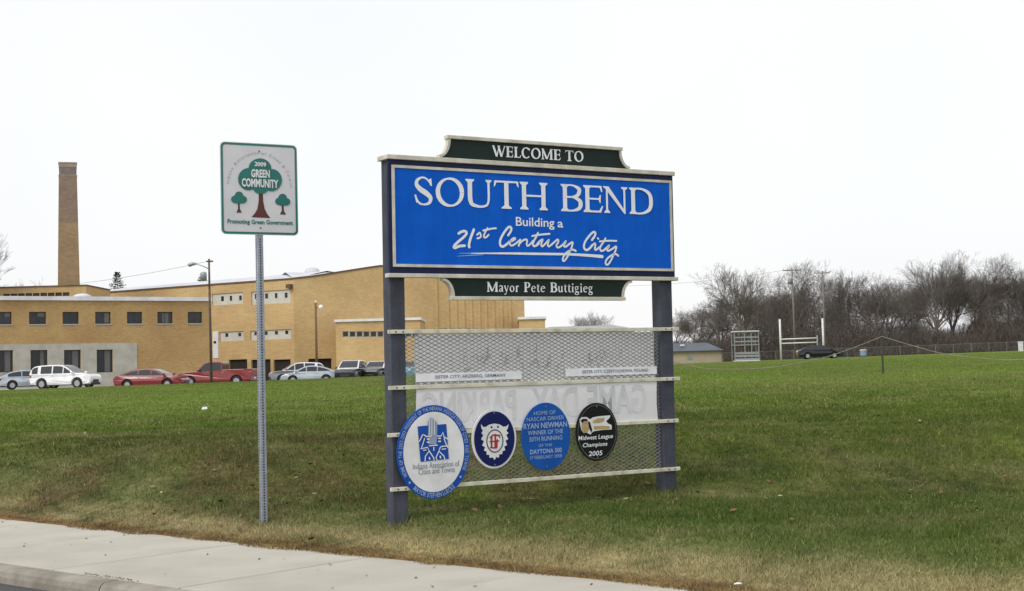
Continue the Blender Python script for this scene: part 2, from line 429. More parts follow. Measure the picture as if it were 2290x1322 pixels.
# road, kerb, sidewalk (built in road coordinates)
def st_box(mb, s0, s1, t0, t1, z0, z1):
    c = [xy_of(s0, t0), xy_of(s1, t0), xy_of(s1, t1), xy_of(s0, t1)]
    return mb.add([(x, y, z0) for x, y in c]+[(x, y, z1) for x, y in c], [(0,1,2,3),(7,6,5,4),(0,4,5,1),(1,5,6,2),(2,6,7,3),(3,7,4,0)])
mb = MB(); st_box(mb, -12.7, -WALK_W-.17, -400, 300, -.1, ROAD_Z)
tag(mb.build('road', 'asphalt'), kind='structure')
mb = MB(); st_box(mb, -WALK_W+.004, -.004, -90, 60, -.12, WALK_Z-.035)
walk = tag(mb.build('sidewalk', 'joint_dirt'), kind='structure')
j1s, j1t = st_of(np.array(-2.42), np.array(11.98)); T1 = float(j1t)
SL = 1.63
slab_mesh = {}
for k in range(-34, 22):
    g = .014 if k % 2 == 0 else .006
    if g not in slab_mesh:
        mb = MB()
        e_s, e_t = (WALK_W-.006), (SL-g)
        mb.box(0, e_t, -e_s, 0, -.10, 0)
        slab_mesh[g] = mb.mesh('slab', 'concrete')
    t0 = T1+k*SL+g/2
    x, y = xy_of(-.003, t0)
    o = obj('slab', slab_mesh[g], walk, (x, y, WALK_Z+random.uniform(-.003, .002)))
    o.rotation_euler = (random.uniform(-.001, .001), 0, math.atan2(ET[1], ET[0]))
    md = o.modifiers.new('bevel', 'BEVEL'); md.width = .008; md.segments = 2
mb = MB(); st_box(mb, -WALK_W-.165, -WALK_W-.006, -90, 60, -.12, -.02)
kerb = tag(mb.build('kerb', 'joint_dirt'), kind='structure')
kp = [(-WALK_W-.165, -.05), (-WALK_W-.160, .045), (-WALK_W-.145, .085), (-WALK_W-.115, .108), (-WALK_W-.008, .112), (-WALK_W-.008, -.05)]
for k in range(-18, 14):
    mb = MB(); t0, t1 = T1+k*3.26+.9, T1+(k+1)*3.26+.9-.012
    mb.prism(kp, t0, t1, lambda s_, t_, h: (*xy_of(s_, t_), h))
    mb.build('kerb_stone', 'kerb_concrete', kerb, smooth=False)
# dirt and grass grit caught in the seam between kerb and walk
gv_, gt_, gc_ = [], [], []
for i in range(1500):
    t = rng.uniform(-14, 8)
    if vnoise(t, 0*t, .8, 19) < .52: continue
    s = -WALK_W-.004+rng.normal(0, .012 if vnoise(t, 0, .9, 3) < .6 else .03)
    x, y = xy_of(s, t); r_ = rng.uniform(.004, .013); a = rng.uniform(0, 6.28); n = len(gv_)
    z = WALK_Z+.004
    gv_ += [(x+r_*math.cos(a), y+r_*math.sin(a), z), (x+r_*math.cos(a+2.1), y+r_*math.sin(a+2.1), z+.004), (x+r_*math.cos(a+4.2), y+r_*math.sin(a+4.2), z+.008)]
    gt_.append((n, n+1, n+2)); cc = rng.uniform(.5, 1.2); gc_ += [(.13*cc, .09*cc, .06*cc)]*3
tag(obj('seam_dirt', np_mesh('seam_dirt', np.array(gv_), np.array(gt_), np.array(gc_), 'brush')), 'dark dirt caught in the seam between kerb and sidewalk', 'dirt', kind='stuff')
mb = MB(); lx = list(np.arange(-95, -39, 8.))+list(np.arange(-38, -20, 1.))+[-18., -10., 0., 6.]
mb.add([(x, y, lot_z(x)) for y in (94.2, 190.) for x in lx], [(i, i+1, len(lx)+i+1, len(lx)+i) for i in range(len(lx)-1)])
tag(mb.build('parking_lot', 'lot_surface'), kind='structure')

# ------------------------------------------------------------------ welcome sign
SYAW = R(59.34)
SO = (-1.0926, 11.9)
sgn = empty('welcome_sign', (SO[0], SO[1], 0), math.pi/2-SYAW,
            'wide blue and cream SOUTH BEND welcome board carried on two grey posts', 'sign')
STILT = R(.708)
sgn.rotation_euler = (STILT, 0, math.pi/2-SYAW)
s_u = np.array([math.sin(SYAW), math.cos(SYAW), 0]); s_n = np.array([math.cos(SYAW), -math.sin(SYAW), 0])
s_up = np.array([0, 0, 1.])*math.cos(STILT)+s_n*math.sin(STILT); s_nn = np.cross(s_u, s_up); s_o = np.array([SO[0], SO[1], 0.])
def sp(x, y):
    """photo pixel -> position on the sign's face (along, height)"""
    d = ray(x, y); t = ((s_o-CAM)@s_nn)/(d@s_nn); P = CAM+d*t-s_o
    return float(P@s_u), float(P@s_up)
def hang(name, loc_a, loc_h, label, cat, group=None):
    """Empty in the sign's plane for a thing fixed to the sign"""
    P = s_o+s_u*loc_a+s_up*loc_h
    e = empty(name, tuple(P), 0, label, cat, group); e.rotation_euler = sgn.rotation_euler
    return e

def catmull(pts, n=8, closed=False):
    P = [np.array(p, float) for p in pts]; out = []; m = len(P)
    rngi = range(m if closed else m-1)
    for i in rngi:
        if closed: p0, p1, p2, p3 = P[(i-1) % m], P[i], P[(i+1) % m], P[(i+2) % m]
        else: p0, p1, p2, p3 = P[max(i-1, 0)], P[i], P[i+1], P[min(i+2, m-1)]
        for k in range(n):
            t = k/n
            out.append(.5*((2*p1)+(-p0+p2)*t+(2*p0-5*p1+4*p2-p3)*t*t+(-p0+3*p1-3*p2+p3)*t**3))
    if not closed: out.append(P[-1])
    return out
class Ink:
    """flat lettering: every stroke is its own thin sheet a hair in front of the last"""
    def __init__(self, d0, step=.00025): self.mb = MB(); self.d = d0; self.step = step
    def poly(self, pts):
        self.mb.sheet(pts, self.d); self.d -= self.step; return self
    def ribbon(self, pts, w, smooth=True, round_=True, closed=False, n=7):
        """pts (a,h); w scalar or per point"""
        if not hasattr(w, '__len__'): w = [w]*len(pts)
        q = [(p[0], p[1], ww) for p, ww in zip(pts, w)]
        C = catmull(q, n, closed) if smooth else [np.array(p, float) for p in q]
        L, Rr = [], []; m = len(C)
        for i in range(m):
            if closed: t = C[(i+1) % m][:2]-C[i-1][:2]
            else: t = C[min(i+1, m-1)][:2]-C[max(i-1, 0)][:2]
            l = np.hypot(*t) or 1; nx, ny = -t[1]/l, t[0]/l; h = C[i][2]/2
            L.append((C[i][0]+nx*h, C[i][1]+ny*h)); Rr.append((C[i][0]-nx*h, C[i][1]-ny*h))
        vs_ = [(a, self.d, h) for a, h in L]+[(a, self.d, h) for a, h in Rr]
        fs = [(i, (i+1) % m, (i+1) % m+m, i+m) for i in range(m if closed else m-1)]
        self.mb.add(vs_, fs)
        if round_ and not closed:
            for c, o_ in ((C[0], C[1]), (C[-1], C[-2])):
                th0 = math.atan2(c[1]-o_[1], c[0]-o_[0]); r_ = c[2]/2
                arc_ = [(c[0]+r_*math.cos(th0+a), c[1]+r_*math.sin(th0+a)) for a in np.linspace(-math.pi/2, math.pi/2, 7)]
                self.mb.sheet(arc_, self.d)
        self.d -= self.step
        return self
    def build(self, name, m, parent): return self.mb.build(name, m, parent)

# --- serif capitals and lower case: strokes in cap-height units, w = glyph width
TK, TN = .180, .066
def gl_stem(x, y0, y1, w=TK, top=True, bot=True, sf=.085):
    P = [[(x-w/2, y0), (x+w/2, y0), (x+w/2, y1), (x-w/2, y1)]]
    for on, y, sg in ((bot, y0, 1), (top, y1, -1)):
        if on: P.append([(x-w/2-sf, y), (x+w/2+sf, y), (x+w/2+sf, y+sg*.04), (x+w/2, y+sg*.12), (x-w/2, y+sg*.12), (x-w/2-sf, y+sg*.04)])
    return [('p', p) for p in P]
def gl_arc(cx, cy, rx, ry, a0, a1, tk=None, tn=None, n=26, tilt=.22):
    tk = tk or TK; tn = tn or TN
    pts, ws = [], []
    for a in np.linspace(R(a0), R(a1), n):
        pts.append((cx+rx*math.cos(a), cy+ry*math.sin(a))); ws.append(tn+(tk-tn)*abs(math.cos(a-tilt))**1.4)
    return ('r', pts, ws)
def glyph(c, w):
    k = TK; n = TN; o = []
    if c == 'O': o = [gl_arc(w/2, .5, w/2-k/2, .5-n/2+.01, 0, 360)]
    elif c == 'C':
        o = [gl_arc(w*.53, .5, w*.53-k/2, .5-n/2+.01, 42, 318), ('p', [(w*.86, .70), (w*.93, .70), (w*.93, .97), (w*.82, .88)])]
    elif c == 'S':
        q = [(.84, .80), (.66, .93), (.42, .965), (.17, .86), (.14, .70), (.35, .545), (.65, .42), (.87, .27), (.80, .10), (.53, .03), (.25, .08), (.08, .28)]
        o = [('r', [(x*w, y) for x, y in q], [.05, .065, .065, .11, .15, .185, .185, .15, .11, .065, .07, .05]),
             ('p', [(.76*w, .90), (.93*w, .95), (.96*w, .68), (.86*w, .70)]), ('p', [(.0, .36), (.09*w, .36), (.22*w, .10), (.10*w, .08)])]
    elif c == 'U':
        x0 = .17*w+.02; x1 = .86*w; ry = .34
        o = gl_stem(x0, .33, 1, k, True, False)+gl_stem(x1, .36, 1, n*1.35, True, False, .075)
        q = [(x0, .36), (x0+.02, .22), (x0+.10, .10), ((x0+x1)/2+.03, .035), (x1-.10, .09), (x1-.02, .22), (x1, .38)]
        o.append(('r', q, [k, k*.95, k*.75, .085, .08, n*1.3, n*1.35]))
    elif c == 'T':
        o = gl_stem(w/2, 0, .97, k, False, True, .12)
        o += [('p', [(.03, 1), (w-.03, 1), (w-.01, .93), (.01, .93)]), ('p', [(.02, .985), (.10, .96), (.085, .86), (.0, .76)]), ('p', [(w-.02, .985), (w-.10, .96), (w-.085, .86), (w, .76)])]
    elif c == 'H':
        o = gl_stem(.19, 0, 1)+gl_stem(w-.19, 0, 1)+[('p', [(.22, .47), (w-.22, .47), (w-.22, .54), (.22, .54)])]
    elif c == 'B':
        o = gl_stem(.20, 0, 1, k, True, True, .09)
        r1, r2 = w-.26-k*.40, w-.20-k*.45
        o += [('r', [(.20, .965), (.20+r1*.55, .965), (.20+r1*.95, .86), (.20+r1, .75), (.20+r1*.85, .60), (.20+r1*.45, .535), (.20, .53)], [n, n, k*.8, k*.95, k*.75, n, n]),
              ('r', [(.20, .53), (.20+r2*.50, .53), (.20+r2*.92, .42), (.20+r2, .27), (.20+r2*.88, .12), (.20+r2*.5, .035), (.20, .035)], [n, n, k*.85, k, k*.8, n*1.1, n])]
    elif c == 'E':
        o = gl_stem(.19, 0, 1, k, True, True, .09)
        o += [('p', [(.19, 1), (w-.06, 1), (w-.05, .935), (.19, .935)]), ('p', [(w-.15, .96), (w-.05, 1), (w-.02, .77), (w-.07, .77)]),
              ('p', [(.19, .475), (w-.16, .475), (w-.16, .54), (.19, .54)]), ('p', [(w-.21, .51), (w-.13, .66), (w-.09, .66), (w-.11, .36), (w-.15, .36)]),
              ('p', [(.19, 0), (w-.10, 0), (w-.06, .07), (.19, .07)]), ('p', [(w-.20, .04), (w-.09, 0), (w, .25), (w-.05, .25)])]
    elif c == 'L':
        o = gl_stem(.19, 0, 1, k, True, True, .09)
        o += [('p', [(.19, 0), (w-.06, 0), (w-.04, .07), (.19, .07)]), ('p', [(w-.18, .04), (w-.06, 0), (w+.02, .25), (w-.03, .25)])]
    elif c == 'N':
        o = gl_stem(.16, 0, .96, n*1.3, False, True, .09)+gl_stem(w-.15, .04, 1, n*1.3, True, False, .10)
        o += [('p', [(.0, 1), (.24, 1), (w-.10, .06), (w-.12, -.03), (w-.2, .02), (.10, .90), (.0, .955)])]
    elif c == 'D':
        o = gl_stem(.19, 0, 1, k, True, True, .09)
        x1 = w-k/2
        o += [('r', [(.19, .965), (.19+(x1-.19)*.5, .96), (.19+(x1-.19)*.9, .80), (x1, .50), (.19+(x1-.19)*.9, .20), (.19+(x1-.19)*.5, .04), (.19, .035)], [n, n*1.2, k*.85, k, k*.85, n*1.2, n])]
    elif c == 'W':
        a = [(.07, 1), (w*.33, 0), (w*.52, .93), (w*.70, 0), (w-.06, 1)]
        o = [('s', [a[0], a[1]], k), ('s', [a[1], a[2]], n*1.2), ('s', [(w*.46, 1), a[3]], k), ('s', [a[3], a[4]], n*1.2),
             ('p', [(-.04, 1), (.22, 1), (.20, .95), (-.02, .95)]), ('p', [(w*.38, 1), (w*.62, 1), (w*.6, .95), (w*.4, .95)]), ('p', [(w-.17, 1), (w+.04, 1), (w+.02, .95), (w-.15, .95)])]
    elif c == 'M':
        o = gl_stem(.14, 0, .95, n*1.4, False, True, .08)+gl_stem(w-.19, 0, 1, k, False, True, .08)
        o += [('s', [(.12, 1), (w*.46, .04)], k), ('s', [(w*.46, .04), (w-.22, .97)], n*1.3), ('p', [(.0, 1), (.2, 1), (.2, .95), (.0, .96)]), ('p', [(w-.28, 1), (w, 1), (w-.02, .95), (w-.26, .95)])]
    elif c == 'P':
        o = gl_stem(.20, 0, 1, k, True, True, .09)
        r1 = w-.22-k*.5
        o += [('r', [(.20, .965), (.20+r1*.55, .965), (.20+r1*.95, .85), (.20+r1, .71), (.20+r1*.9, .57), (.20+r1*.5, .46), (.20, .455)], [n, n, k*.85, k, k*.8, n, n])]
    elif c == 'a':
        o = [('r', [(.06, .52), (.16, .62), (.30, .60), (.36, .48), (.36, .12), (.44, .02)], [.11, .08, .10, .14, .14, .07]), ('r', [(.33, .36), (.14, .28), (.08, .14), (.16, .03), (.33, .12)], [.05, .08, .13, .08, .05])]
    elif c == 'o': o = [gl_arc(.27, .31, .20, .29, 0, 360, .14, .055)]
    elif c == 'y': o = [('s', [(.07, .63), (.29, .02)], .14), ('r', [(.47, .63), (.28, .02), (.18, -.22), (.05, -.24)], [.055, .06, .08, .09]), ('p', [(-.02, .64), (.19, .64), (.18, .60), (0, .60)]), ('p', [(.37, .64), (.55, .64), (.53, .60), (.38, .60)])]
    elif c == 'r': o = gl_stem(.14, 0, .62, .14, False, True, .06)+[('r', [(.18, .45), (.28, .59), (.38, .57)], [.05, .09, .13])]
    elif c == 'e': o = [gl_arc(.27, .31, .20, .29, 15, 318, .14, .055), ('p', [(.08, .33), (.45, .36), (.45, .41), (.08, .38)])]
    elif c == 't': o = [('r', [(.16, .82), (.15, .5), (.15, .16), (.23, .03), (.36, .07)], [.05, .14, .14, .10, .04]), ('p', [(.0, .60), (.34, .60), (.34, .65), (.02, .65)])]
    elif c == 'u': o = [('r', [(.13, .63), (.13, .2), (.20, .05), (.32, .06), (.42, .18)], [.14, .14, .11, .07, .05])]+gl_stem(.46, 0, .63, .13, False, False)+[('p', [(.02, .64), (.2, .64), (.2, .6), (.03, .6)]), ('p', [(.34, .64), (.53, .64), (.53, .6), (.34, .6)]), ('p', [(.42, 0), (.60, .04), (.5, .09)])]
    elif c == 'i': o = gl_stem(.13, 0, .63, .14, False, True, .06)+[('p', [(.0, .62), (.19, .65), (.19, .58)])]+[('d', (.13, .84), .085)]
    elif c == 'g': o = [gl_arc(.22, .44, .15, .17, 0, 360, .11, .05), gl_arc(.24, -.12, .21, .12, 0, 360, .09, .06), ('r', [(.16, .28), (.08, .16), (.2, .08), (.40, .02), (.45, -.08)], [.05, .07, .09, .10, .09]), ('p', [(.34, .56), (.50, .64), (.50, .56)])]
    return o
GW = dict(W=1.30, E=.74, L=.70, C=.92, O=1.02, M=1.22, T=.88, P=.74, B=.80, a=.48, y=.54, o=.56, r=.42, e=.54, t=.37, u=.62, i=.29, g=.54)
GW[' '] = .42
def draw_glyph(ink, c, w, x0, base, cap, sx=1.):
    f = lambda p: (x0+p[0]*cap*sx, base+p[1]*cap)
    for g in glyph(c, w):
        if g[0] == 'p': ink.poly([f(p) for p in g[1]])
        elif g[0] == 'r': ink.ribbon([f(p) for p in g[1]], [v*cap*(sx+1)/2 for v in g[2]], smooth=len(g[1]) < 20, round_=False)
        elif g[0] == 's':
            (xa, ya), (xb, yb) = g[1]; h = g[2]/2
            ink.poly([f((xa-h, ya)), f((xa+h, ya)), f((xb+h, yb)), f((xb-h, yb))])
        elif g[0] == 'd':
            ink.poly([f((g[1][0]+g[2]*math.cos(a), g[1][1]+g[2]*math.sin(a))) for a in np.linspace(0, 2*math.pi, 13)[:-1]])
def serif_line(text, a0, a1, base, cap, d, m, parent, track=.07):
    tot = sum(GW[c]+track for c in text)-track
    sx = (a1-a0)/(tot*cap); x = a0; ink = Ink(d)
    for c in text:
        if c != ' ': draw_glyph(ink, c, GW[c], x, base, cap, sx)
        else: ink.build('lettering', m, parent); ink = Ink(d)
        x += (GW[c]+track)*cap*sx
    ink.build('lettering', m, parent)

# --- sans lettering from Blender's built-in outline font
_tc = {}
def text_geo(s, bold=0.):
    if (s, bold) not in _tc:
        cu_ = bpy.data.curves.new('t', 'FONT'); cu_.body = s; cu_.size = 1; cu_.offset = bold; cu_.resolution_u = 3
        o = bpy.data.objects.new('t', cu_); me = o.to_mesh()
        v = np.array([tuple(p.co)[:2] for p in me.vertices]).reshape(-1, 2); f = [tuple(p.vertices) for p in me.polygons]
        o.to_mesh_clear(); bpy.data.objects.remove(o); bpy.data.curves.remove(cu_)
        _tc[(s, bold)] = (v, f)
    return _tc[(s, bold)]
def sans(mb_, s, a0, a1, h0, h1, d, bold=0., shear=0., mirror=False, slope=0.):
    """text fitted to the box a0..a1 x h0..h1 on depth d"""
    v, f = text_geo(s, bold); lo, hi = v.min(0), v.max(0); t = (v-lo)/(hi-lo)
    a = (1-t[:, 0]) if mirror else t[:, 0]
    A = a0+a*(a1-a0)+shear*(t[:, 1]-.5)*(h1-h0); H = h0+t[:, 1]*(h1-h0)+slope*(A-a0)
    mb_.add([(x, d, y) for x, y in zip(A, H)], f)
def sans_arc(mb_, s, cx, cy, rx, ry, a0, a1, size, d, bold=0., inward=False):
    """text along an ellipse from angle a0 to a1 (degrees)"""
    ws = [(.32 if c == ' ' else float(np.ptp(text_geo(c, bold)[0][:, 0]))+.10) for c in s]
    tot = sum(ws); x = 0
    for c, w in zip(s, ws):
        a = R(a0+(a1-a0)*(x+w/2)/tot); x += w
        if c == ' ': continue
        v, f = text_geo(c, bold); v = v.copy(); v[:, 0] -= (v[:, 0].min()+v[:, 0].max())/2; v[:, 1] -= .33
        span = abs(R(a1-a0))*(rx+ry)/2; k = min(size, span/tot*1.0)
        tx, ty = -rx*math.sin(a), ry*math.cos(a); l = math.hypot(tx, ty); tx /= l; ty /= l
        if a1 < a0: tx, ty = -tx, -ty
        nx, ny = -ty, tx
        px, py = cx+rx*math.cos(a), cy+ry*math.sin(a)
        mb_.add([(px+p[0]*k*tx+p[1]*size*nx, d, py+p[0]*k*ty+p[1]*size*ny) for p in v], f)
def ell(cx, cy, rx, ry, n=48): return [(cx+rx*math.cos(a), cy+ry*math.sin(a)) for a in np.linspace(0, 2*math.pi, n+1)[:-1]]

# --- posts
gL = tz(*(s_o+s_u*.115)[:2]); gR = tz(*(s_o+s_u*2.975)[:2])
for a in (.045, 2.905):
    MB().box(a, a+.14, 0, .14, -.25, 3.372).build('post', 'post_paint', sgn, bevel=.006)
# --- main board
board = MB().box(.03, 3.058, -.034, -.002, 2.392, 3.366).build('main_board', 'navy', sgn)
MB().box(.012, 3.075, -.055, .15, 3.368, 3.408).build('top_cap', 'cream', sgn, bevel=.004)
MB().box(.008, 3.085, -.055, .02, 2.355, 2.390).build('bottom_cap', 'cream', sgn, bevel=.004)
B0, B1, H0, H1 = .083, 3.012, 2.470, 3.296
MB().box(B0, B1, -.040, -.036, H0, H1).build('blue_panel', 'blue', board)
fr = MB(); e = .024
for x0, x1, z0, z1 in ((B0-e, B1+e, H1, H1+e), (B0-e, B1+e, H0-e, H0), (B0-e, B0, H0+.0005, H1-.0005), (B1, B1+e, H0+.0005, H1-.0005)):
    fr.box(x0, x1, -.048, -.035, z0, z1)
fr.build('inner_moulding', 'cream', board)
ink = Ink(-.043)
base, cap = 2.982, .250
for c, x0, x1 in (('S', 921.6, 963), ('O', 969, 1033), ('U', 1034, 1096), ('T', 1099, 1154.5), ('H', 1156, 1219), ('B', 1247.5, 1296.4), ('E', 1298, 1342), ('N', 1343, 1397), ('D', 1400, 1453)):
    a0, a1 = sp(x0, 440)[0], sp(x1, 440)[0]
    draw_glyph(ink, c, (a1-a0)/cap, a0, base, cap)
    if c == 'H': ink.build('lettering', 'letter_white', board); ink = Ink(-.043)
ink.build('lettering', 'letter_white', board)
for t_, x0, x1, h0, h1 in (('Building', 1148, 1234, 2.806, 2.912), ('a', 1241, 1253.5, 2.829, 2.884)):
    mb = MB(); sans(mb, t_, sp(x0, 497)[0], sp(x1, 497)[0], h0, h1, -.044, bold=.012); mb.build('lettering', 'letter_white', board)
z1 = lambda p: sp(1000+p[0]/11.45, 500+p[1]/11.45)
z2 = lambda p: sp(1190+p[0]/11.45, 500+p[1]/11.45)
ink = Ink(-.043)
PXM = .0041/11.45
for fn, w, pts in (
    (z1, 66, [(235,265),(300,225),(370,205),(425,225),(430,280),(350,370),(220,480),(130,570),(112,618),(150,630),(250,590),(390,578)]),
    (z1, 70, [(620,170),(590,250),(535,400),(500,540),(505,612)]),
    (z1, 46, [(705,300),(775,245),(800,330),(775,372),(712,392)]),
    (z1, 46, [(970,130),(920,220),(880,310),(885,362),(935,362),(1000,300)]),
    (z1, 46, [(860,190),(950,172),(1080,142),(1185,132)]),
    (z1, 62, [(1500,310),(1560,220),(1582,140),(1550,98),(1490,120),(1390,250),(1310,400),(1290,500),(1310,580),(1370,598),(1450,550),(1530,480)]),
    (z1, 48, [(1530,480),(1620,445),(1685,400),(1650,382),(1580,430),(1545,510),(1565,570),(1625,565),(1720,500),(1805,425)]),
    (z1, 52, [(1810,425),(1790,500),(1770,578)]),
    (z1, 50, [(1790,520),(1880,440),(1960,420),(1985,460),(1972,530),(1995,582),(2060,540),(2140,450)]),
    (z1, 52, [(2260,250),(2220,340),(2160,450),(2130,540),(2160,588),(2230,568),(2290,520)]),
    (z2, 48, [(-65,332),(60,308),(200,290),(380,275)]),
    (z2, 50, [(60,540),(120,470),(205,420),(180,490),(165,550),(190,595),(260,540),(360,430),(345,500),(335,560),(360,595),(420,560)]),
    (z2, 50, [(420,560),(520,470),(590,420),(605,480),(570,540),(555,590),(600,625),(670,590),(740,530)]),
    (z2, 52, [(740,530),(800,460),(760,540),(750,590),(800,600),(880,540),(970,490),(950,600),(900,720),(840,850),(780,940),(740,968),(715,930),(740,850),(800,770),(880,710),(960,680),(1010,690),(1050,712)]),
    (z2, 60, [(1465,430),(1530,340),(1555,270),(1530,228),(1470,250),(1370,360),(1290,480),(1260,590),(1280,660),(1330,688),(1400,650),(1480,560)]),
    (z2, 52, [(1480,560),(1545,520),(1548,600),(1540,668),(1575,680),(1650,620)]),
    (z2, 52, [(1612,388),(1628,402)]),
    (z2, 52, [(1810,390),(1770,470),(1700,570),(1670,650),(1700,708),(1770,690),(1850,620)]),
    (z2, 46, [(1660,470),(1800,455),(1950,450),(2090,455)]),
    (z2, 52, [(1850,620),(1910,570),(1870,640),(1850,690),(1890,708),(1980,660),(2080,600),(2070,690),(2020,800),(1960,930),(1890,1040),(1835,1062),(1810,1010),(1840,930),(1910,860),(1990,810),(2060,790),(2110,810),(2135,835)]),
    ):
    if pts[0] in ((1500,310), (1465,430)): ink.build('lettering', 'letter_white', board); ink = Ink(-.043)
    ink.ribbon([fn(p) for p in pts], w*PXM)
und = [z1((560,772)), z1((900,772)), z1((1600,775)), z2((0,785)), z2((800,795)), z2((1300,820)), z2((1725,855))]
ink.ribbon(und, [v*PXM for v in (18, 34, 54, 60, 62, 70, 84)])
ink.build('lettering', 'letter_white', board)
ink = Ink(-.0432)
ink.ribbon([z1((200,845)), z1((500,825)), z1((860,806))], [v*PXM for v in (10, 26, 22)])
ink.build('lettering', 'letter_fade', board); ink = Ink(-.0432)
ink.ribbon([z1((240,772)), z1((420,770)), z1((600,771))], [v*PXM for v in (10, 24, 22)])
ink.build('lettering', 'letter_fade', board)

# --- header and mayor plaques with scooped ends
def scoop(a0, a1, top, bot, da, up=True, n=9):
    """outline: short edge a0..a1, long edge wider by da, concave quarter ends"""
    P = []
    hs, hl = (top, bot) if up else (bot, top)
    for i in range(n+1):
        th = math.pi/2*i/n
        P.append((a0-da*(1-math.sin(th)) if False else a0-da+da*math.cos(math.pi/2-th), hl+(hs-hl)*(1-math.cos(th))))
    # mirrored right end
    Q = [(a1+(a0-p[0]), p[1]) for p in P[::-1]]
    return P+Q
def plaque(nm, a0, a1, top, bot, da, up, text, tb, tcap, ta0, ta1):
    ol = scoop(a0, a1, top, bot, da, up)
    o = MB().prism(ol, -.030, .0).build(nm, 'dark_green', sgn)
    # trim: strip along each scooped end, and a cap along the short edge
    n = len(ol)//2
    for side in (0, 1):
        tr = MB(); seg = ol[:n] if side == 0 else ol[n:]
        sg = -1 if side == 0 else 1
        for (x0, y0), (x1, y1) in zip(seg[:-1], seg[1:]):
            l = math.hypot(x1-x0, y1-y0); nx, ny = -(y1-y0)/l, (x1-x0)/l
            if nx*sg < 0: nx, ny = -nx, -ny
            tr.prism([(x0, y0), (x1, y1), (x1+nx*.022, y1+ny*.022), (x0+nx*.022, y0+ny*.022)], -.046, .012)
        tr.build('end_trim', 'cream', o)
    hs = top if up else bot
    z = (hs, hs+.032) if up else (hs-.032, hs)
    MB().box(a0-.035, a1+.035, -.052, .02, *z).build('edge_trim', 'cream', o, bevel=.003)
    serif_line(text, ta0, ta1, tb, tcap, -.033, 'letter_white', o)
TK, TN = .215, .085
plaque('header_board', .635, 2.435, 3.578, 3.410, .115, True, 'WELCOME TO', 3.449, .098, 1.062, 2.034)
plaque('lower_board', .648, 2.430, 2.353, 2.196, .115, False, 'Mayor Pete Buttigieg', 2.238, .088, .978, 2.103)
# --- rails
for h, x0, x1 in ((1.8916, .012, 3.100), (1.4150, .010, 3.098), (1.0150, -.005, 3.070), (.5553, .012, 3.075)):
    rl = MB().box(x0, x1, -.026, -.004, h-.017, h+.017).build('rail', 'rail', sgn, bevel=.003)
    for a in (.08, .15, 2.94, 3.01):
        MB().lathe([(.008, 0), (.008, .004)], 8).build('screw', 'bolt', rl, loc=(a, -.027, h)).rotation_euler = (R(90), 0, 0)
# --- expanded metal between the posts, in two panels
def expanded(a0, a1, h0, h1, y, parent):
    px, ph = .0725, .0345; mb_ = MB(); sw, sd = .0026, .0015
    ncol = int((a1-a0)/(px/2)); nrow = int((h1-h0)/(ph/2))
    for i in range(ncol):
        for j in range(nrow+1):
            if (i+j) % 2: continue
            xa, xb = a0+i*px/2, min(a0+(i+1)*px/2, a1); ya = h0+j*ph/2
            for yb in (ya+ph/2, ya-ph/2):
                if yb < h0-1e-6 or yb > h1+1e-6: continue
                mb_.add([(xa, y-sd, ya-sw), (xb, y-sd, yb-sw), (xb, y-sd, yb+sw), (xa, y-sd, ya+sw), (xa, y+sd, ya-sw), (xb, y+sd, yb-sw), (xb, y+sd, yb+sw), (xa, y+sd, ya+sw)],
                        [(0,1,2,3),(7,6,5,4),(0,4,5,1),(3,2,6,7)])
            if (i % 2) == 0 and 0 < j < nrow:
                mb_.add([(xa-.012, y-sd-.0008, ya-.0045), (xa+.012, y-sd-.0008, ya-.0045), (xa+.012, y-sd-.0008, ya+.0045), (xa-.012, y-sd-.0008, ya+.0045)], [(0, 1, 2, 3)])
    mb_.v = [(x+.003*(vnoise(x*1., z*1., .11, 5)-.5), y_+.008*(vnoise(x*1., z*1., .35, 6)-.5), z+.004*(vnoise(x*1., z*1., .15, 7)-.5)) for x, y_, z in mb_.v]
    return tag(mb_.build('wire_mesh', 'mesh_metal', parent), kind='stuff')
expanded(.186, 2.904, 1.428, 1.885, .006, sgn)
expanded(.186, 2.904, .560, 1.402, .006, sgn)

# --- banner hung behind the upper mesh and in front of the lower one
ban = hang('banner', 0, 0, 'white cloth banner strung behind the wire mesh with faint mirrored print', 'banner')
bv, bf = [], []
cols_, prof = 60, [(1.868, .014), (1.75, .015), (1.62, .015), (1.50, .014), (1.425, .012), (1.405, .002), (1.388, -.010), (1.30, -.0125), (1.20, -.0125), (1.10, -.0125), (1.035, -.012)]
for i, (h, d) in enumerate(prof):
    for j in range(cols_+1):
        u = j/cols_; a = .272+u*2.555
        lowf = max(0, (1.40-h)/.37)
        hh = h+lowf*(.012*math.sin(u*9.+1)-.018*(u > .55)*math.sin((u-.55)*7)) - (.03*(u > .97)*lowf)
        bv.append((a+.006*math.sin(h*14)*(1 if j in (0, cols_) else 0), d-(lowf > 0)*.0015*math.sin(u*38+h*3)*(1-abs(2*lowf-1)), hh))
n = cols_+1
bf = [(i*n+j, i*n+j+1, (i+1)*n+j+1, (i+1)*n+j) for i in range(len(prof)-1) for j in range(cols_)]
bs = MB().add(bv, bf).build('cloth', 'banner_cloth', ban, smooth=True)
mb = MB()
sans(mb, 'PARKING', .33, 1.26, 1.095, 1.365, -.0152, bold=.02, mirror=True)
mb.build('printed_words', 'banner_print', ban); mb = MB()
sans(mb, 'DAY', 1.44, 1.92, 1.100, 1.370, -.0152, bold=.02, mirror=True); mb.build('printed_words', 'banner_print', ban); mb = MB()
sans(mb, 'GAME', 2.03, 2.70, 1.105, 1.375, -.0152, bold=.02, mirror=True)
mb.build('printed_words', 'banner_print', ban)
ink = Ink(.0105, .00005)
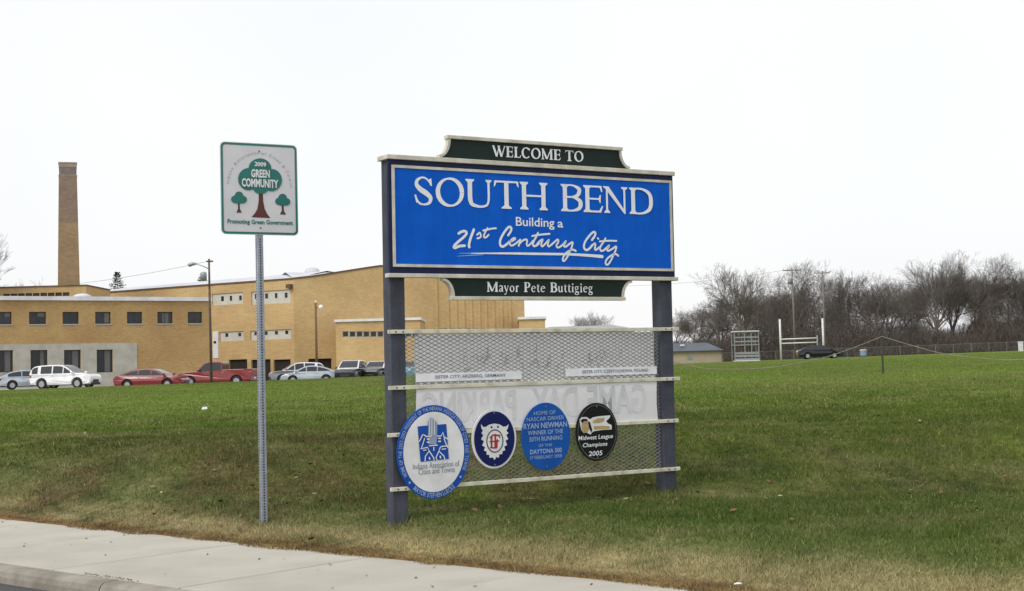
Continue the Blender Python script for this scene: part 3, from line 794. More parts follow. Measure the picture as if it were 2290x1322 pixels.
for k in range(44):
    cx = random.uniform(.75, 2.45); y0 = 1.64+random.gauss(0, .05); a = random.uniform(.6, 1.9); l = random.uniform(.015, .05)
    ink.ribbon([(cx-l*math.cos(a), y0-l*math.sin(a)), (cx+random.uniform(-.01, .01), y0), (cx+l*math.cos(a), y0+l*math.sin(a))], random.uniform(.004, .011))
tag(ink.build('faint_print', 'banner_ink', ban), kind='stuff')

# --- sister-city strips
for (x0, x1, yc), txt, lab in (((.276, 1.334, 1.494), 'SISTER CITY: ARZBERG, GERMANY', 'white strip on the wire mesh reading SISTER CITY and ending GERMANY'),
                               ((1.806, 2.834, 1.503), 'SISTER CITY: CZESTOCHOWA, POLAND', 'white strip on the wire mesh reading SISTER CITY and ending POLAND')):
    e_ = hang('name_strip', x0, yc, lab, 'sign', 'sister city strips on the wire mesh')
    w = x1-x0
    MB().box(0, w, -.010, -.002, -.036, .036).build('panel', 'strip_white', e_)
    mb = MB(); sans(mb, txt, w*.17, w*.84 if w > 1.04 else w*.90, -.015, .017, -.014, bold=.006); mb.build('lettering', 'strip_ink', e_)

# --- oval badges
def badge(name, ca, ch, rx, ry, label, m_face, m_rim=None, rim=.02, d=-.040):
    e_ = hang(name, ca, ch, label, 'plaque', 'oval plaques on the wire mesh')
    b = MB(); b.prism(ell(0, 0, rx, ry), d, d+.012); b.build('disc', m_rim or m_face, e_, bevel=.002)
    if m_rim: MB().sheet(ell(0, 0, rx-rim, ry-rim), d-.004).build('face', m_face, e_)
    for sg in (-1, 1): MB().lathe([(.008, 0), (.006, .004)], 8).build('bolt', 'bolt', e_, loc=(0, d-.005, sg*(ry-.035))).rotation_euler = (R(90), 0, 0)
    return e_
def zmap(ca, ch, X, Y, sc): return lambda p: tuple(np.array(sp(X+p[0]/sc, Y+p[1]/sc))-np.array([ca, ch]))
# badge 1: white oval with lettered blue ring and skyline emblem
ca, ch = .418, .855
e_ = badge('oval_badge', ca, ch, .352, .402, 'largest oval plaque, white with lettered blue rim and blue skyline emblem', 'badge_white', 'badge_blue', .058)
f = zmap(ca, ch, 880, 900, 6.01)
MB().sheet([f(p) for p in ((290,320),(675,287),(710,755),(330,795))], -.048).build('emblem', 'badge_blue', e_)
ink = Ink(-.051)
ink.poly([f(p) for p in ((428,560),(428,270),(442,230),(475,190),(510,228),(548,262),(552,440),(540,560))])
ink.build('emblem_tower', 'tower_grey', e_)
ink = Ink(-.0535)
for w, pts in ((16, [(310,520),(355,430),(385,440),(395,455),(470,450)]), (14, [(340,600),(355,560),(380,480)]), (16, [(555,450),(600,450),(625,400),(640,460),(690,490)]), (14, [(640,480),(665,550),(690,600)]),
               (14, [(330,620),(420,600),(440,650),(390,720),(385,780)]), (14, [(445,580),(550,570)]), (14, [(600,590),(690,580)]), (14, [(590,600),(570,650),(640,720),(650,765)]),
               (14, [(440,650),(500,740),(505,770)]), (14, [(570,650),(530,740),(545,770)]), (18, [(415,490),(440,490)]), (18, [(415,530),(440,530)]), (18, [(565,480),(590,480)]), (18, [(565,520),(590,520)]),
               (14, [(445,230),(445,430)]), (14, [(475,200),(475,440)]), (14, [(508,230),(508,430)]), (14, [(500,600),(500,640)]), (12, [(360,640),(400,635)]), (12, [(610,625),(660,620)]), (20, [(440,740),(445,755)]), (20, [(585,720),(590,740)])):
    ink.ribbon([f(p) for p in pts], w*.00066, smooth=False)
ink.build('emblem_lines', 'badge_white', e_)
mb = MB()
p0, p1 = f((228, 880)), f((850, 800)); sans(mb, 'Indiana Association of', p0[0], p1[0], p0[1]-.012, p0[1]+.040, -.048, slope=.01)
mb.build('lettering', 'soft_ink', e_); mb = MB()
p0, p1 = f((305, 950)), f((790, 890)); sans(mb, 'Cities and Towns', p0[0], p1[0], p0[1]-.012, p0[1]+.040, -.048, slope=.01)
mb.build('lettering', 'soft_ink', e_)
mb = MB()
sans_arc(mb, 'HOME OF THE 2002-2003 PRESIDENT OF THE INDIANA ASSOCIATION OF CITIES AND TOWNS', 0, 0, .322, .372, 212, -28, .048, -.045, .01)
mb.build('ring_lettering', 'pale_blue', e_); mb = MB()
sans_arc(mb, 'MAYOR STEPHEN LUECKE', 0, 0, .322, .372, 232, 306, .058, -.045, .015)
mb.build('ring_lettering', 'pale_blue', e_)
for a in (222, -38):
    mb = MB(); x, y = .322*math.cos(R(a)), .372*math.sin(R(a))
    mb.sheet([(x+(.016 if k % 2 == 0 else .007)*math.sin(k*math.pi/5), y+(.016 if k % 2 == 0 else .007)*math.cos(k*math.pi/5)) for k in range(10)], -.0455)
    mb.build('star', 'pale_blue', e_)
# badge 2: navy oval with white crest
ca, ch = 1.020, .938
e_ = badge('oval_badge', ca, ch, .226, .262, 'navy oval plaque with white rim and white crest holding a red monogram', 'badge_navy', 'badge_white', .020)
f = zmap(ca, ch, 880, 900, 6.01)
cre = [(1140,290),(1165,325),(1200,330),(1250,298),(1320,282),(1390,295),(1440,325),(1480,320),(1510,290),(1500,345),(1480,380),(1510,410),(1478,435),(1505,490),(1468,512),(1490,570),(1452,590),(1465,640),(1430,650),(1425,690),(1385,695),(1380,740),(1345,730),(1322,772),(1295,735),(1255,742),(1250,700),(1215,700),(1215,655),(1180,645),(1195,600),(1155,575),(1180,520),(1140,490),(1172,440),(1145,410),(1165,380),(1145,345)]
ink = Ink(-.048); c0 = (1325, 520)
for p, q in zip(cre, cre[1:]+cre[:1]): ink.mb.sheet([f(c0), f(p), f(q)], -.048)
ink.build('crest', 'badge_white', e_)
ink = Ink(-.0505); cen = f((1325, 515))
ink.ribbon([(cen[0]+.082*math.cos(a), cen[1]+.098*math.sin(a)) for a in np.linspace(0, 2*math.pi, 40)], .009, smooth=False, round_=False)
for p in ((1280, 330), (1365, 325)): ink.poly([(f(p)[0]+.010*math.cos(a), f(p)[1]+.010*math.sin(a)) for a in np.linspace(0, 6.28, 9)[:-1]])
ink.build('crest_lines', 'badge_navy', e_)
ink = Ink(-.0505)
for w, pts in ((26, [(1280,450),(1280,600)]), (26, [(1330,430),(1330,605)]), (22, [(1355,500),(1350,600)]), (22, [(1265,470),(1300,435),(1385,440)]), (20, [(1258,525),(1375,515)]), (18, [(1262,605),(1345,605)]), (20, [(1380,440),(1388,465)])):
    ink.ribbon([f(p) for p in pts], w*.00066, smooth=False)
ink.build('monogram', 'red', e_)
# badge 3: blue lettered oval
ca, ch = 1.560, .934
e_ = badge('oval_badge', ca, ch, .259, .304, 'plain mid blue oval plaque filled with pale blue lines of lettering', 'badge_mid')
f = zmap(ca, ch, 1140, 890, 7.777)
mb = MB()
for t_, x0, y0, x1, hh, bd in (('HOME OF', 375, 300, 750, .034, 0), ('NASCAR DRIVER', 250, 410, 900, .036, 0), ('RYAN NEWMAN', 195, 545, 950, .050, .02), ('WINNER OF THE', 270, 650, 880, .040, .01), ('50TH RUNNING', 295, 760, 870, .040, .01), ('OF THE', 455, 850, 690, .024, 0), ('DAYTONA 500', 310, 980, 860, .042, .02), ('17 FEBRUARY 2008', 310, 1070, 860, .030, 0)):
    p0, p1 = f((x0, y0)), f((x1, y0)); sans(mb, t_, p0[0], p1[0], p0[1], p0[1]+hh, -.045, bold=bd, slope=.012); mb.build('lettering', 'pale_blue', e_); mb = MB()
# badge 4: black oval with gold emblem
ca, ch = 2.112, .950
e_ = badge('oval_badge', ca, ch, .232, .268, 'smallest, black oval plaque with gold winged emblem above lettering', 'badge_black')
f = zmap(ca, ch, 1140, 890, 7.777)
ink = Ink(-.0445)
ink.ribbon([(.212*math.cos(a), .248*math.sin(a)) for a in np.linspace(0, 2*math.pi, 60)], .005, smooth=False, round_=False)
ink.build('ring', 'ring_grey', e_)
ink = Ink(-.0445)
ink.poly([f(p) for p in ((1165,370),(1200,335),(1290,330),(1345,370),(1400,335),(1490,318),(1700,300),(1690,345),(1630,400),(1660,440),(1725,470),(1725,545),(1560,555),(1420,575),(1380,600),(1360,635),(1290,600),(1240,610),(1200,560),(1180,480))])
ink.build('emblem_outline', 'badge_white', e_)
ink = Ink(-.0465)
ink.poly([f(p) for p in ((1395,395),(1480,355),(1600,345),(1590,400),(1510,430),(1400,435))])
ink.poly([f(p) for p in ((1410,490),(1560,480),(1690,490),(1690,535),(1550,540),(1420,550))])
ink.poly([(f((1265, 500))[0]+.042*math.cos(a), f((1265, 500))[1]+.055*math.sin(a)) for a in np.linspace(0, 6.28, 20)[:-1]])
ink.build('emblem', 'gold', e_)
ink = Ink(-.0485)
ink.poly([f(p) for p in ((1185,390),(1220,360),(1290,360),(1310,400),(1240,400),(1215,440))])
ink.build('emblem_shading', 'badge_black', e_); ink = Ink(-.0485)
ink.poly([f(p) for p in ((1310,400),(1345,420),(1385,560),(1370,600),(1330,520))])
ink.build('emblem_shading', 'badge_black', e_); ink = Ink(-.0485)
ink.poly([f(p) for p in ((1640,390),(1690,365),(1700,430),(1670,430))])
ink.build('emblem_shading', 'badge_black', e_)
mb = MB()
for t_, x0, y0, x1, hh in (('Midwest League', 1150, 760, 1750, .052), ('Champions', 1225, 880, 1650, .050), ('2005', 1330, 1010, 1565, .044)):
    p0, p1 = f((x0, y0)), f((x1, y0)); sans(mb, t_, p0[0], p1[0], p0[1], p0[1]+hh, -.045, bold=.012, shear=.15, slope=.012); mb.build('lettering', 'letter_white', e_); mb = MB()

# ------------------------------------------------------------------ green community sign on perforated post
GY, GYAW = 12.75, R(62)
gc = np.array([-2.292, GY, 3.2584]); gW, gH = .732, .846
gb = tz(gc[0], GY)
grn = empty('community_sign', (gc[0], GY, gb), math.pi/2-GYAW, 'white GREEN COMMUNITY sign with green trees on a perforated steel post', 'sign')
g_u = np.array([math.sin(GYAW), math.cos(GYAW), 0]); g_n = np.array([math.cos(GYAW), -math.sin(GYAW), 0])
BH = gc[2]-gb
def gp(p):
    d = ray(470+p[0]/5.083, 300+p[1]/5.083); t = ((gc-CAM)@g_n)/(d@g_n); P = CAM+d*t-gc
    return float(P@g_u), float(P[2])
def rrect(w, h, r_, n=5):
    P = []
    for cx, cy, a0 in ((w/2-r_, h/2-r_, 0), (-w/2+r_, h/2-r_, 90), (-w/2+r_, -h/2+r_, 180), (w/2-r_, -h/2+r_, 270)):
        P += [(cx+r_*math.cos(R(a0+90*k/n)), cy+r_*math.sin(R(a0+90*k/n))) for k in range(n+1)]
    return P
# square perforated tube: four walls, with dark punched holes on the faces
MB().box(-.029, .029, .006, .064, -.45, BH+.39).build('post', 'galvanised', grn, bevel=.003)
hm = MB(); hm.lathe([(.0085, 0), (.0085, .0012)], 10); hme = hm.mesh('hole', 'hole_dark')
k = 0; z = .03
while z < BH-.44:
    o = obj('hole', hme, grn, (0., .0052, z)); o.rotation_euler = (R(90), 0, 0)
    o = obj('hole', hme, grn, (-.0292, .035, z)); o.rotation_euler = (0, R(-90), 0)
    z += .0254
gbrd = MB().prism([(a, BH+h) for a, h in rrect(gW, gH, .045)], -.003, .004).build('panel', 'sign_sheet', grn)
def gsheet(name, m, polys, d):
    ink = Ink(d)
    for p in polys: ink.poly([(a, BH+h) for a, h in p])
    return ink.build(name, m, gbrd)
o1, o2 = rrect(gW-.014, gH-.014, .040), rrect(gW-.050, gH-.050, .026)
mb = MB(); n = len(o1)
mb.add([(a, -.006, BH+h) for a, h in o1]+[(a, -.006, BH+h) for a, h in o2], [(i, (i+1) % n, (i+1) % n+n, i+n) for i in range(n)])
mb.build('border', 'sign_green', gbrd)
def gell(cx, cy, rx, ry, n=28): return [gp((cx+rx*math.cos(a), cy+ry*math.sin(a))) for a in np.linspace(0, 2*math.pi, n+1)[:-1]]
for P_ in (((550,665),(597,665),(600,760),(618,850),(645,905),(682,955),(468,945),(510,895),(535,850),(550,760)), ((315,790),(333,790),(336,850),(358,893),(296,893),(314,850)), ((812,812),(832,812),(836,872),(860,916),(790,914),(812,872))):
    gsheet('printed_trunk', 'sign_brown', [[gp(p) for p in P_]], -.0055)
gsheet('printed_crown', 'sign_green', [gell(563, 395, 130, 118), gell(435, 512, 120, 126), gell(695, 524, 118, 126), gell(573, 540, 160, 100), gell(573, 620, 85, 60)], -.008)
gsheet('printed_crown', 'sign_green', [gell(325, 700, 48, 46), gell(285, 742, 50, 44), gell(365, 745, 50, 44), gell(325, 752, 55, 40)], -.008)
gsheet('printed_crown', 'sign_green', [gell(820, 725, 48, 46), gell(782, 765, 46, 42), gell(862, 770, 46, 42), gell(822, 778, 55, 38)], -.008)
mb = MB()
def gtext(mb_, s, x0, y0, x1, y1, hh, d, bold=0.):
    p0, p1 = gp((x0, y0)), gp((x1, y1)); sans(mb_, s, p0[0], p1[0], BH+p0[1], BH+p0[1]+hh, d, bold=bold, slope=(p1[1]-p0[1])/(p1[0]-p0[0]))
gtext(mb, '2009', 500, 365, 632, 376, .041, -.0125, .03)
mb.build('lettering', 'badge_white', gbrd); mb = MB()
gtext(mb, 'GREEN', 462, 492, 674, 502, .075, -.0125, .035)
mb.build('lettering', 'badge_white', gbrd); mb = MB()
gtext(mb, 'COMMUNITY', 356, 598, 770, 618, .078, -.0125, .035)
mb.build('lettering', 'badge_white', gbrd)
mb = MB(); gtext(mb, 'Promoting Green Government', 195, 1030, 938, 1050, .053, -.007, .028); mb.build('lettering', 'sign_green', gbrd)
mb = MB(); c0 = gp((562, 610)); p0 = gp((195, 610)); p1 = gp((562, 215))
sans_arc(mb, 'Indiana Association of Cities & Towns', c0[0], BH+c0[1], (c0[0]-p0[0])*1.0, (p1[1]-c0[1]), 176, 2, .040, -.007, .0)
mb.build('lettering', 'sign_grey', gbrd)
for p in ((555, 195), (570, 1065)):
    a, h = gp(p); MB().lathe([(.009, 0), (.007, .005)], 8).build('bolt', 'bolt', gbrd, loc=(a, -.0045, BH+h)).rotation_euler = (R(90), 0, 0)

# ------------------------------------------------------------------ school buildings
def wall_frame(p, q):
    d = np.array([q[0]-p[0], q[1]-p[1]]); L_ = np.hypot(*d); d = d/L_
    return np.array(p[:2]), d, L_
def wall_hit(p, d, x, y):
    """photo pixel -> (distance along wall, height)"""
    r_ = ray(x, y); A = np.array([[r_[0], -d[0]], [r_[1], -d[1]]]); t, u = np.linalg.solve(A, p-CAM[:2])
    return u, CAMZ+t*r_[2]
def wall_rect(p, d, x0, y0, x1, y1):
    a, b = wall_hit(p, d, x0, (y0+y1)/2)[0], wall_hit(p, d, x1, (y0+y1)/2)[0]
    z0 = (wall_hit(p, d, x0, y1)[1]+wall_hit(p, d, x1, y1)[1])/2; z1_ = (wall_hit(p, d, x0, y0)[1]+wall_hit(p, d, x1, y0)[1])/2
    return a, b, z0, z1_
def wall_with_holes(mb_, p, d, u0, u1, z0, z1f, holes, rec=.22, cuts=()):
    """planar wall from u0..u1, z0..top (top may slope: function of u) with real recessed openings"""
    top = z1f if callable(z1f) else (lambda u: z1f)
    nrm = np.array([d[1], -d[0]])           # towards the camera side
    us = sorted(set([u0, u1]+list(cuts)+[h[0] for h in holes]+[h[1] for h in holes])); zs = sorted(set([z0]+[h[2] for h in holes]+[h[3] for h in holes]))
    P = lambda u, z, k=0.: (p[0]+d[0]*u-nrm[0]*k, p[1]+d[1]*u-nrm[1]*k, z)
    for ua, ub in zip(us[:-1], us[1:]):
        for i, za in enumerate(zs):
            last = i == len(zs)-1
            zb = None if last else zs[i+1]
            um = (ua+ub)/2; zm = za+.01 if last else (za+zb)/2
            if any(h[0] < um < h[1] and h[2] < zm < h[3] for h in holes): continue
            if last: mb_.add([P(ua, za), P(ub, za), P(ub, top(ub)), P(ua, top(ua))], [(0, 1, 2, 3)])
            else: mb_.add([P(ua, za), P(ub, za), P(ub, zb), P(ua, zb)], [(0, 1, 2, 3)])
    for a, b, c, e in holes:
        mb_.add([P(a, c), P(b, c), P(b, e), P(a, e), P(a, c, rec), P(b, c, rec), P(b, e, rec), P(a, e, rec)], [(0, 4, 5, 1), (1, 5, 6, 2), (2, 6, 7, 3), (3, 7, 4, 0)])
    return P, nrm
def slab_on(P, name, m, a, b, c, e, k0, k1, parent):
    """box lying on a wall: k = depth into the wall (negative is proud)"""
    return MB().add([P(a, c, k0), P(b, c, k0), P(b, e, k0), P(a, e, k0), P(a, c, k1), P(b, c, k1), P(b, e, k1), P(a, e, k1)],
        [(0, 1, 2, 3), (7, 6, 5, 4), (0, 4, 5, 1), (1, 5, 6, 2), (2, 6, 7, 3), (3, 7, 4, 0)]).build(name, m, parent)
def window(P, r_, parent, blind=None, mullions=1, sill=True, fm='window_frame'):
    a, b, c, e = r_
    w = slab_on(P, 'window', 'glass_dark', a+.01, b-.01, c+.01, e-.01, .17, .20, parent)
    t = .07
    for x0, x1, z0, z1_ in ((a, b, e-t, e), (a, b, c, c+t), (a, a+t, c+t, e-t), (b-t, b, c+t, e-t)):
        slab_on(P, 'frame', fm, x0+.002, x1-.002, z0+.001, z1_-.001, .12, .168, w)
    for i in range(1, mullions+1):
        x = a+(b-a)*i/(mullions+1); slab_on(P, 'mullion', fm, x-.03, x+.03, c+t, e-t, .13, .168, w)
    if blind: slab_on(P, 'blind', 'blind', a+(b-a)*blind[0], a+(b-a)*blind[1], c+(e-c)*blind[2], e-.09, .150, .167, w)
    if sill: slab_on(P, 'sill', 'sill', a-.08, b+.08, c-.10, c-.002, -.06, .10, w)
    return w
BZ = LOT_Z-.25
# --- two-storey wing at the left
wp, wd, wL = wall_frame(at(0, 760, 129), at(471, 760, 140))
wtop = wall_hit(wp, wd, 235, 672)[1]
wing = empty('school_wing', (*(wp+wd*wL*.5), BZ), 0, 'tan brick two-storey wing with a painted white ground floor and square windows', 'building')
inv = lambda o, par: setattr(o, 'matrix_parent_inverse', Matrix.Translation(-Vector(par.location)))
holes = []
up = [(-8, 26), (65, 103), (140, 176), (213, 247.5), (284, 318), (352, 386), (420, 452)]
lo_ = [(-9, 29), (68, 106), (143, 180.5), (216, 252)]
wh = [wall_rect(wp, wd, a, 697.5, b, 725.5-(i*.4)) for i, (a, b) in enumerate(up)]
for k in (1, 2): wh.append((wh[0][0]-3.35*k, wh[0][1]-3.35*k, wh[0][2], wh[0][3]))
lh = [wall_rect(wp, wd, a, 783.5-i*.5, b, 833) for i, (a, b) in enumerate(lo_)]
for k in (1, 2): lh.append((lh[0][0]-3.35*k, lh[0][1]-3.35*k, lh[0][2], lh[0][3]))
mb = MB(); u0, u1 = -12., wL
P, nrm = wall_with_holes(mb, wp, wd, u0, u1, BZ, wtop, wh+lh)
wback = 11.
c = [P(u0, BZ), P(u1, BZ), P(u1, BZ, wback), P(u0, BZ, wback)]
t_ = [(x, y, wtop) for x, y, _ in c]
mb.add(c+t_, [(1, 2, 6, 5), (2, 3, 7, 6), (3, 0, 4, 7), (4, 5, 6, 7)])
o = mb.build('wall', 'brick_wing', wing); inv(o, wing)
# painted ground floor: a thin skin with the same openings
zt = wall_hit(wp, wd, 150, 768.5)[1]; ue = wall_hit(wp, wd, 306, 790)[0]
mb = MB(); p2 = wp+nrm*.06
P2, _ = wall_with_holes(mb, p2, wd, u0, ue, BZ, zt, lh, rec=.06)
mb.add([P2(ue, BZ), P2(ue, BZ, .06), P2(ue, zt, .06), P2(ue, zt)], [(0, 1, 2, 3)]); mb.add([P2(u0, zt), P2(ue, zt), P2(ue, zt, .06), P2(u0, zt, .06)], [(0, 1, 2, 3)])
o = mb.build('painted_ground_floor', 'stone_white', wing); inv(o, wing)
for i, r_ in enumerate(wh): inv(window(P, r_, wing, blind=[(.5, .92, .62), (.5, .92, .62), None, (.62, .92, .1), None, (.35, .75, .05), None, None, None][i]), wing)
for i, r_ in enumerate(lh): inv(window(P, r_, wing, blind=(.52, .86, .03) if i != 1 else (.60, .80, .03), sill=False), wing)
inv(slab_on(P, 'coping', 'coping_white', u0-.2, u1+.15, wtop-.02, wtop+.36, -.22, wback, wing), wing)
uu = wall_hit(wp, wd, 195, 665)[0]
MBd = MB(); MBd.lathe([(.9, 0), (.85, .18), (.5, .34), (.1, .40)], 14); o = MBd.build('roof_dome', 'roof_white', wing, smooth=True, loc=Vector(P(uu, wtop+.36, 1.6))); inv(o, wing)
# --- boiler-house block behind the wing, with its stack
bp = at(-70, 650, 152); bq = at(193, 650, 152)
btop = at(100, 641, 152)[2]
blk = empty('boiler_house', ((bp[0]+bq[0])/2, 152, BZ), 0, 'low brick block with a dark strip of windows showing above the wing roof', 'building')
p_, d_, L_ = wall_frame(bp, bq)
ra = wall_rect(p_, d_, 6, 655.5, 156, 663.5)
hs = [(ra[0]+(ra[1]-ra[0])*i/9+.05, ra[0]+(ra[1]-ra[0])*(i+1)/9-.05, ra[2], ra[3]) for i in range(9)]
mb = MB(); Pb, nb = wall_with_holes(mb, p_, d_, 0, L_, BZ, btop, hs)
c = [Pb(0, BZ), Pb(L_, BZ), Pb(L_, BZ, 9), Pb(0, BZ, 9)]; t_ = [(x, y, btop) for x, y, _ in c]
mb.add(c+t_, [(1, 2, 6, 5), (2, 3, 7, 6), (3, 0, 4, 7), (4, 5, 6, 7)])
inv(mb.build('wall', 'brick_gym', blk), blk)
for r_ in hs: inv(window(Pb, r_, blk, mullions=0, sill=False), blk)
inv(slab_on(Pb, 'coping', 'fascia', -.1, L_+.1, btop-.01, btop+.10, -.1, 9.1, blk), blk)
sc = at(154, 640, 155.5); st = at(150, 366, 155.5)
stack = empty('smokestack', (sc[0], sc[1], BZ), 0, 'tall tapering brick smokestack rising behind the left wing', 'chimney')
sh_ = st[2]-BZ; yk = sc[1]/FPX
r_b, r_t = 23.4*yk, 18.9*yk; zb = sc[2]-BZ
zz = lambda py: at(150, py, 155.5)[2]-BZ
rr = lambda z: r_b+(r_t-r_b)*(z-zb)/(sh_-zb)
stack.rotation_euler = (0, 0, math.atan2(-sc[0], sc[1]))
def sq(prof):
    m_ = MB(); m_.lathe([(r_*math.sqrt(2), z) for r_, z in prof], 4)
    m_.v = [(x*math.cos(math.pi/4)-y*math.sin(math.pi/4), x*math.sin(math.pi/4)+y*math.cos(math.pi/4), z) for x, y, z in m_.v]; return m_
sq([(rr(0), 0)]+[(rr(z), z) for z in np.linspace(3, zz(500), 7)]).build('shaft', 'brick_stack', stack)
sq([(rr(z), z) for z in np.linspace(zz(500), zz(396), 4)]).build('sooty_shaft', 'brick_sooty', stack)
sq([(r_t+.04, zz(396)), (r_t+.06, zz(394)), (r_t+.03, zz(393.5))]).build('ring', 'stack_light', stack)
sq([(r_t-.01, zz(393.5)), (r_t, zz(376))]).build('soot_band', 'stack_dark', stack)
sq([(r_t+.02, zz(376)), (r_t+.02, zz(368.5)), (r_t+.06, zz(368)), (r_t+.06, zz(365.5)), (r_t-.2, zz(365.5)), (r_t-.25, zz(368))]).build('crown', 'stack_light', stack)
# --- gymnasium: left face then long right-hand face
g0, g1, g2 = at(195, 700, 168), at(657, 700, 152), at(1173, 700, 160)
gym = empty('gymnasium', (g1[0], g1[1], BZ), 0, 'large tan brick hall with white panelled window bands and a white roof', 'building')
pA, dA, LA = wall_frame(g0, g1); pB, dB, LB = wall_frame(g1, g2)
zA0, zA1 = wall_hit(pA, dA, 200, 656)[1], wall_hit(pA, dA, 655, 622.5)[1]
topA = lambda u: zA0+(zA1-zA0)*u/LA
mb = MB(); slA = lambda x, y: y
bands = [(474, 655.5, 543, 681.5), (562, 650, 650, 679.5), (491, 741.5, 545, 763), (560, 738, 651, 760)]
hA = []
for x0, y0, x1, y1 in bands: hA.append(wall_rect(pA, dA, x0, y0, x1, y1))
bays = [wall_rect(pA, dA, a, 804, b, 845) for a, b in ((512, 553), (562, 605), (612, 650))]
bays = [(a, b, BZ+.001, e) for a, b, c, e in bays]
PA, nA = wall_with_holes(mb, pA, dA, 0, LA, BZ, topA, hA+bays, rec=.3)
xk = [wall_hit(pB, dB, x, 650)[0] for x in (700, 816, 850)]
zk = [wall_hit(pB, dB, 657, 622)[1], wall_hit(pB, dB, 700, 617)[1], wall_hit(pB, dB, 816, 599)[1], wall_hit(pB, dB, 850, 594)[1]]
def topB(u): return float(np.interp(u, [0]+xk+[LB], zk+[zk[-1]+.1]))
pan = [wall_rect(pB, dB, a, 734, b, 741) for a, b in ((985, 1030), (1034, 1091))]
bayB = [wall_rect(pB, dB, 690, 802, 742, 845)]; bayB = [(a, b, BZ+.001, e) for a, b, c, e in bayB]
hB = pan+bayB
PB, nB = wall_with_holes(mb, pB, dB, 0, LB, BZ, topB, hB, rec=.3, cuts=xk)
bk = 34.
rA, rB, rC, rD = PA(0, BZ), PB(LB, BZ), PB(LB, BZ, bk), PA(0, BZ, bk)
hi_ = topB(LB)
hb_ = zA0-.3
mb.add([rB, rC, (rC[0], rC[1], hb_), (rB[0], rB[1], hi_)], [(0, 1, 2, 3)])
mb.add([rA, rD, (rD[0], rD[1], hb_), (rA[0], rA[1], zA0)], [(0, 3, 2, 1)])
mb.add([rC, rD, (rD[0], rD[1], hb_), (rC[0], rC[1], hb_)], [(0, 1, 2, 3)])
inv(mb.build('wall', 'brick_gym', gym), gym)
# roofs
mb = MB(); e = .35
mb.add([PA(0, zA0+.02, .1), PA(LA, zA1+.02, .1), PA(LA, zA1+1.1, 6), PA(0, zA0+.9, 6), PA(LA, hb_+.05, 33), PA(0, hb_+.05, 33)], [(0, 1, 2, 3), (3, 2, 4, 5)])
us = np.linspace(0, LB, 14)
for a, b in zip(us[:-1], us[1:]): mb.add([PB(a, topB(a)+.02, .1), PB(b, topB(b)+.02, .1), PB(b, topB(b)+1.1*(1-min(1, b/xk[1])), 6), PB(a, topB(a)+1.1*(1-min(1, a/xk[1])), 6), PB(b, hb_+.05, bk), PB(a, hb_+.05, bk)], [(0, 1, 2, 3), (3, 2, 4, 5)])
inv(mb.build('roof', 'roof_white', gym), gym)
mb = MB()
mb.add([PA(0, zA0-.12, -.08), PA(LA, zA1-.12, -.08), PA(LA, zA1+.06, -.08), PA(0, zA0+.06, -.08), PA(0, zA0+.06, .2), PA(LA, zA1+.06, .2)], [(0, 1, 2, 3), (3, 2, 5, 4)])
us = sorted([0]+xk+[LB])
for a, b in zip(us[:-1], us[1:]): mb.add([PB(a, topB(a)-.12, -.08), PB(b, topB(b)-.12, -.08), PB(b, topB(b)+.06, -.08), PB(a, topB(a)+.06, -.08), PB(a, topB(a)+.06, .2), PB(b, topB(b)+.06, .2)], [(0, 1, 2, 3), (3, 2, 5, 4)])
inv(mb.build('fascia', 'fascia', gym), gym)
# white panels with their small windows
small = [[(492.5, 499), (512, 517.5), (533, 539)], [(568, 574.5), (591, 598), (613, 619), (635, 641.5)], [(502, 509), (531, 538)], [(567, 573), (590, 597), (613, 620), (636, 643)]]
syy = [(660.5, 671.5), (655, 666.5), (744.5, 752.5), (740, 748)]
for r_, sm, (y0, y1), lowb in zip(hA, small, syy, (0, 0, 1, 1)):
    hl = [wall_rect(pA, dA, a, y0+(2.2-(i*.9) if len(sm) > 2 else 1-i), b, y1+(2.2-(i*.9) if len(sm) > 2 else 1-i)) for i, (a, b) in enumerate(sm)]
    pm = MB(); pp = pA-nA*.12
    Pp, _ = wall_with_holes(pm, pp, dA, r_[0]+.01, r_[1]-.01, r_[2]+.01, r_[3]-.01, hl, rec=.1)
    o = pm.build('window_panel', 'panel_white', gym); inv(o, gym)
    for q_ in hl:
        w = slab_on(Pp, 'pane', 'glass_dark', *q_, .08, .098, o)
for r_ in pan: inv(slab_on(PB, 'window_panel', 'coping_white', r_[0]+.01, r_[1]-.01, r_[2]+.01, r_[3]-.01, .1, .28, gym), gym)
for PP, bb in ((PA, bays), (PB, bayB)):
    for a, b, c, e in bb: inv(slab_on(PP, 'loading_bay', 'void_dark', a+.01, b-.01, c, e-.01, .25, .29, gym), gym)
rd = wall_rect(pA, dA, 476.5, 741, 488.5, 801)
o = slab_on(PA, 'door', 'coping_white', *rd, -.05, .05, gym); inv(o, gym)
q_ = wall_rect(pA, dA, 479, 763, 484, 767.5); slab_on(PA, 'lamp', 'void_dark', *q_, -.12, -.055, o)
rl_ = wall_rect(pA, dA, 645.5, 636, 655, 645); inv(slab_on(PA, 'wall_lamp', 'fascia', *rl_, -.5, .02, gym), gym)
for x in (976, 1001, 1019, 1036, 1053, 1071, 1086, 1103, 1121, 1140):
    u = wall_hit(pB, dB, x, 700)[0]; inv(slab_on(PB, 'pilaster', 'brick_gym', u-.16, u+.16, BZ, topB(u)-.2, -.10, .02, gym), gym)
v = at(698, 611, 165); bx = 15.5*165/FPX
vt = empty('roof_ventilator', (v[0], 165, v[2]-.35), 0, 'white domed ventilator on the hall roof', 'vent')
MB().lathe([(bx, 0), (bx, .32), (bx*1.12, .36), (bx*1.1, .58), (bx*.95, .82), (bx*.6, .98), (bx*.15, 1.05)], 18).build('hood', 'roof_white', vt, smooth=False)
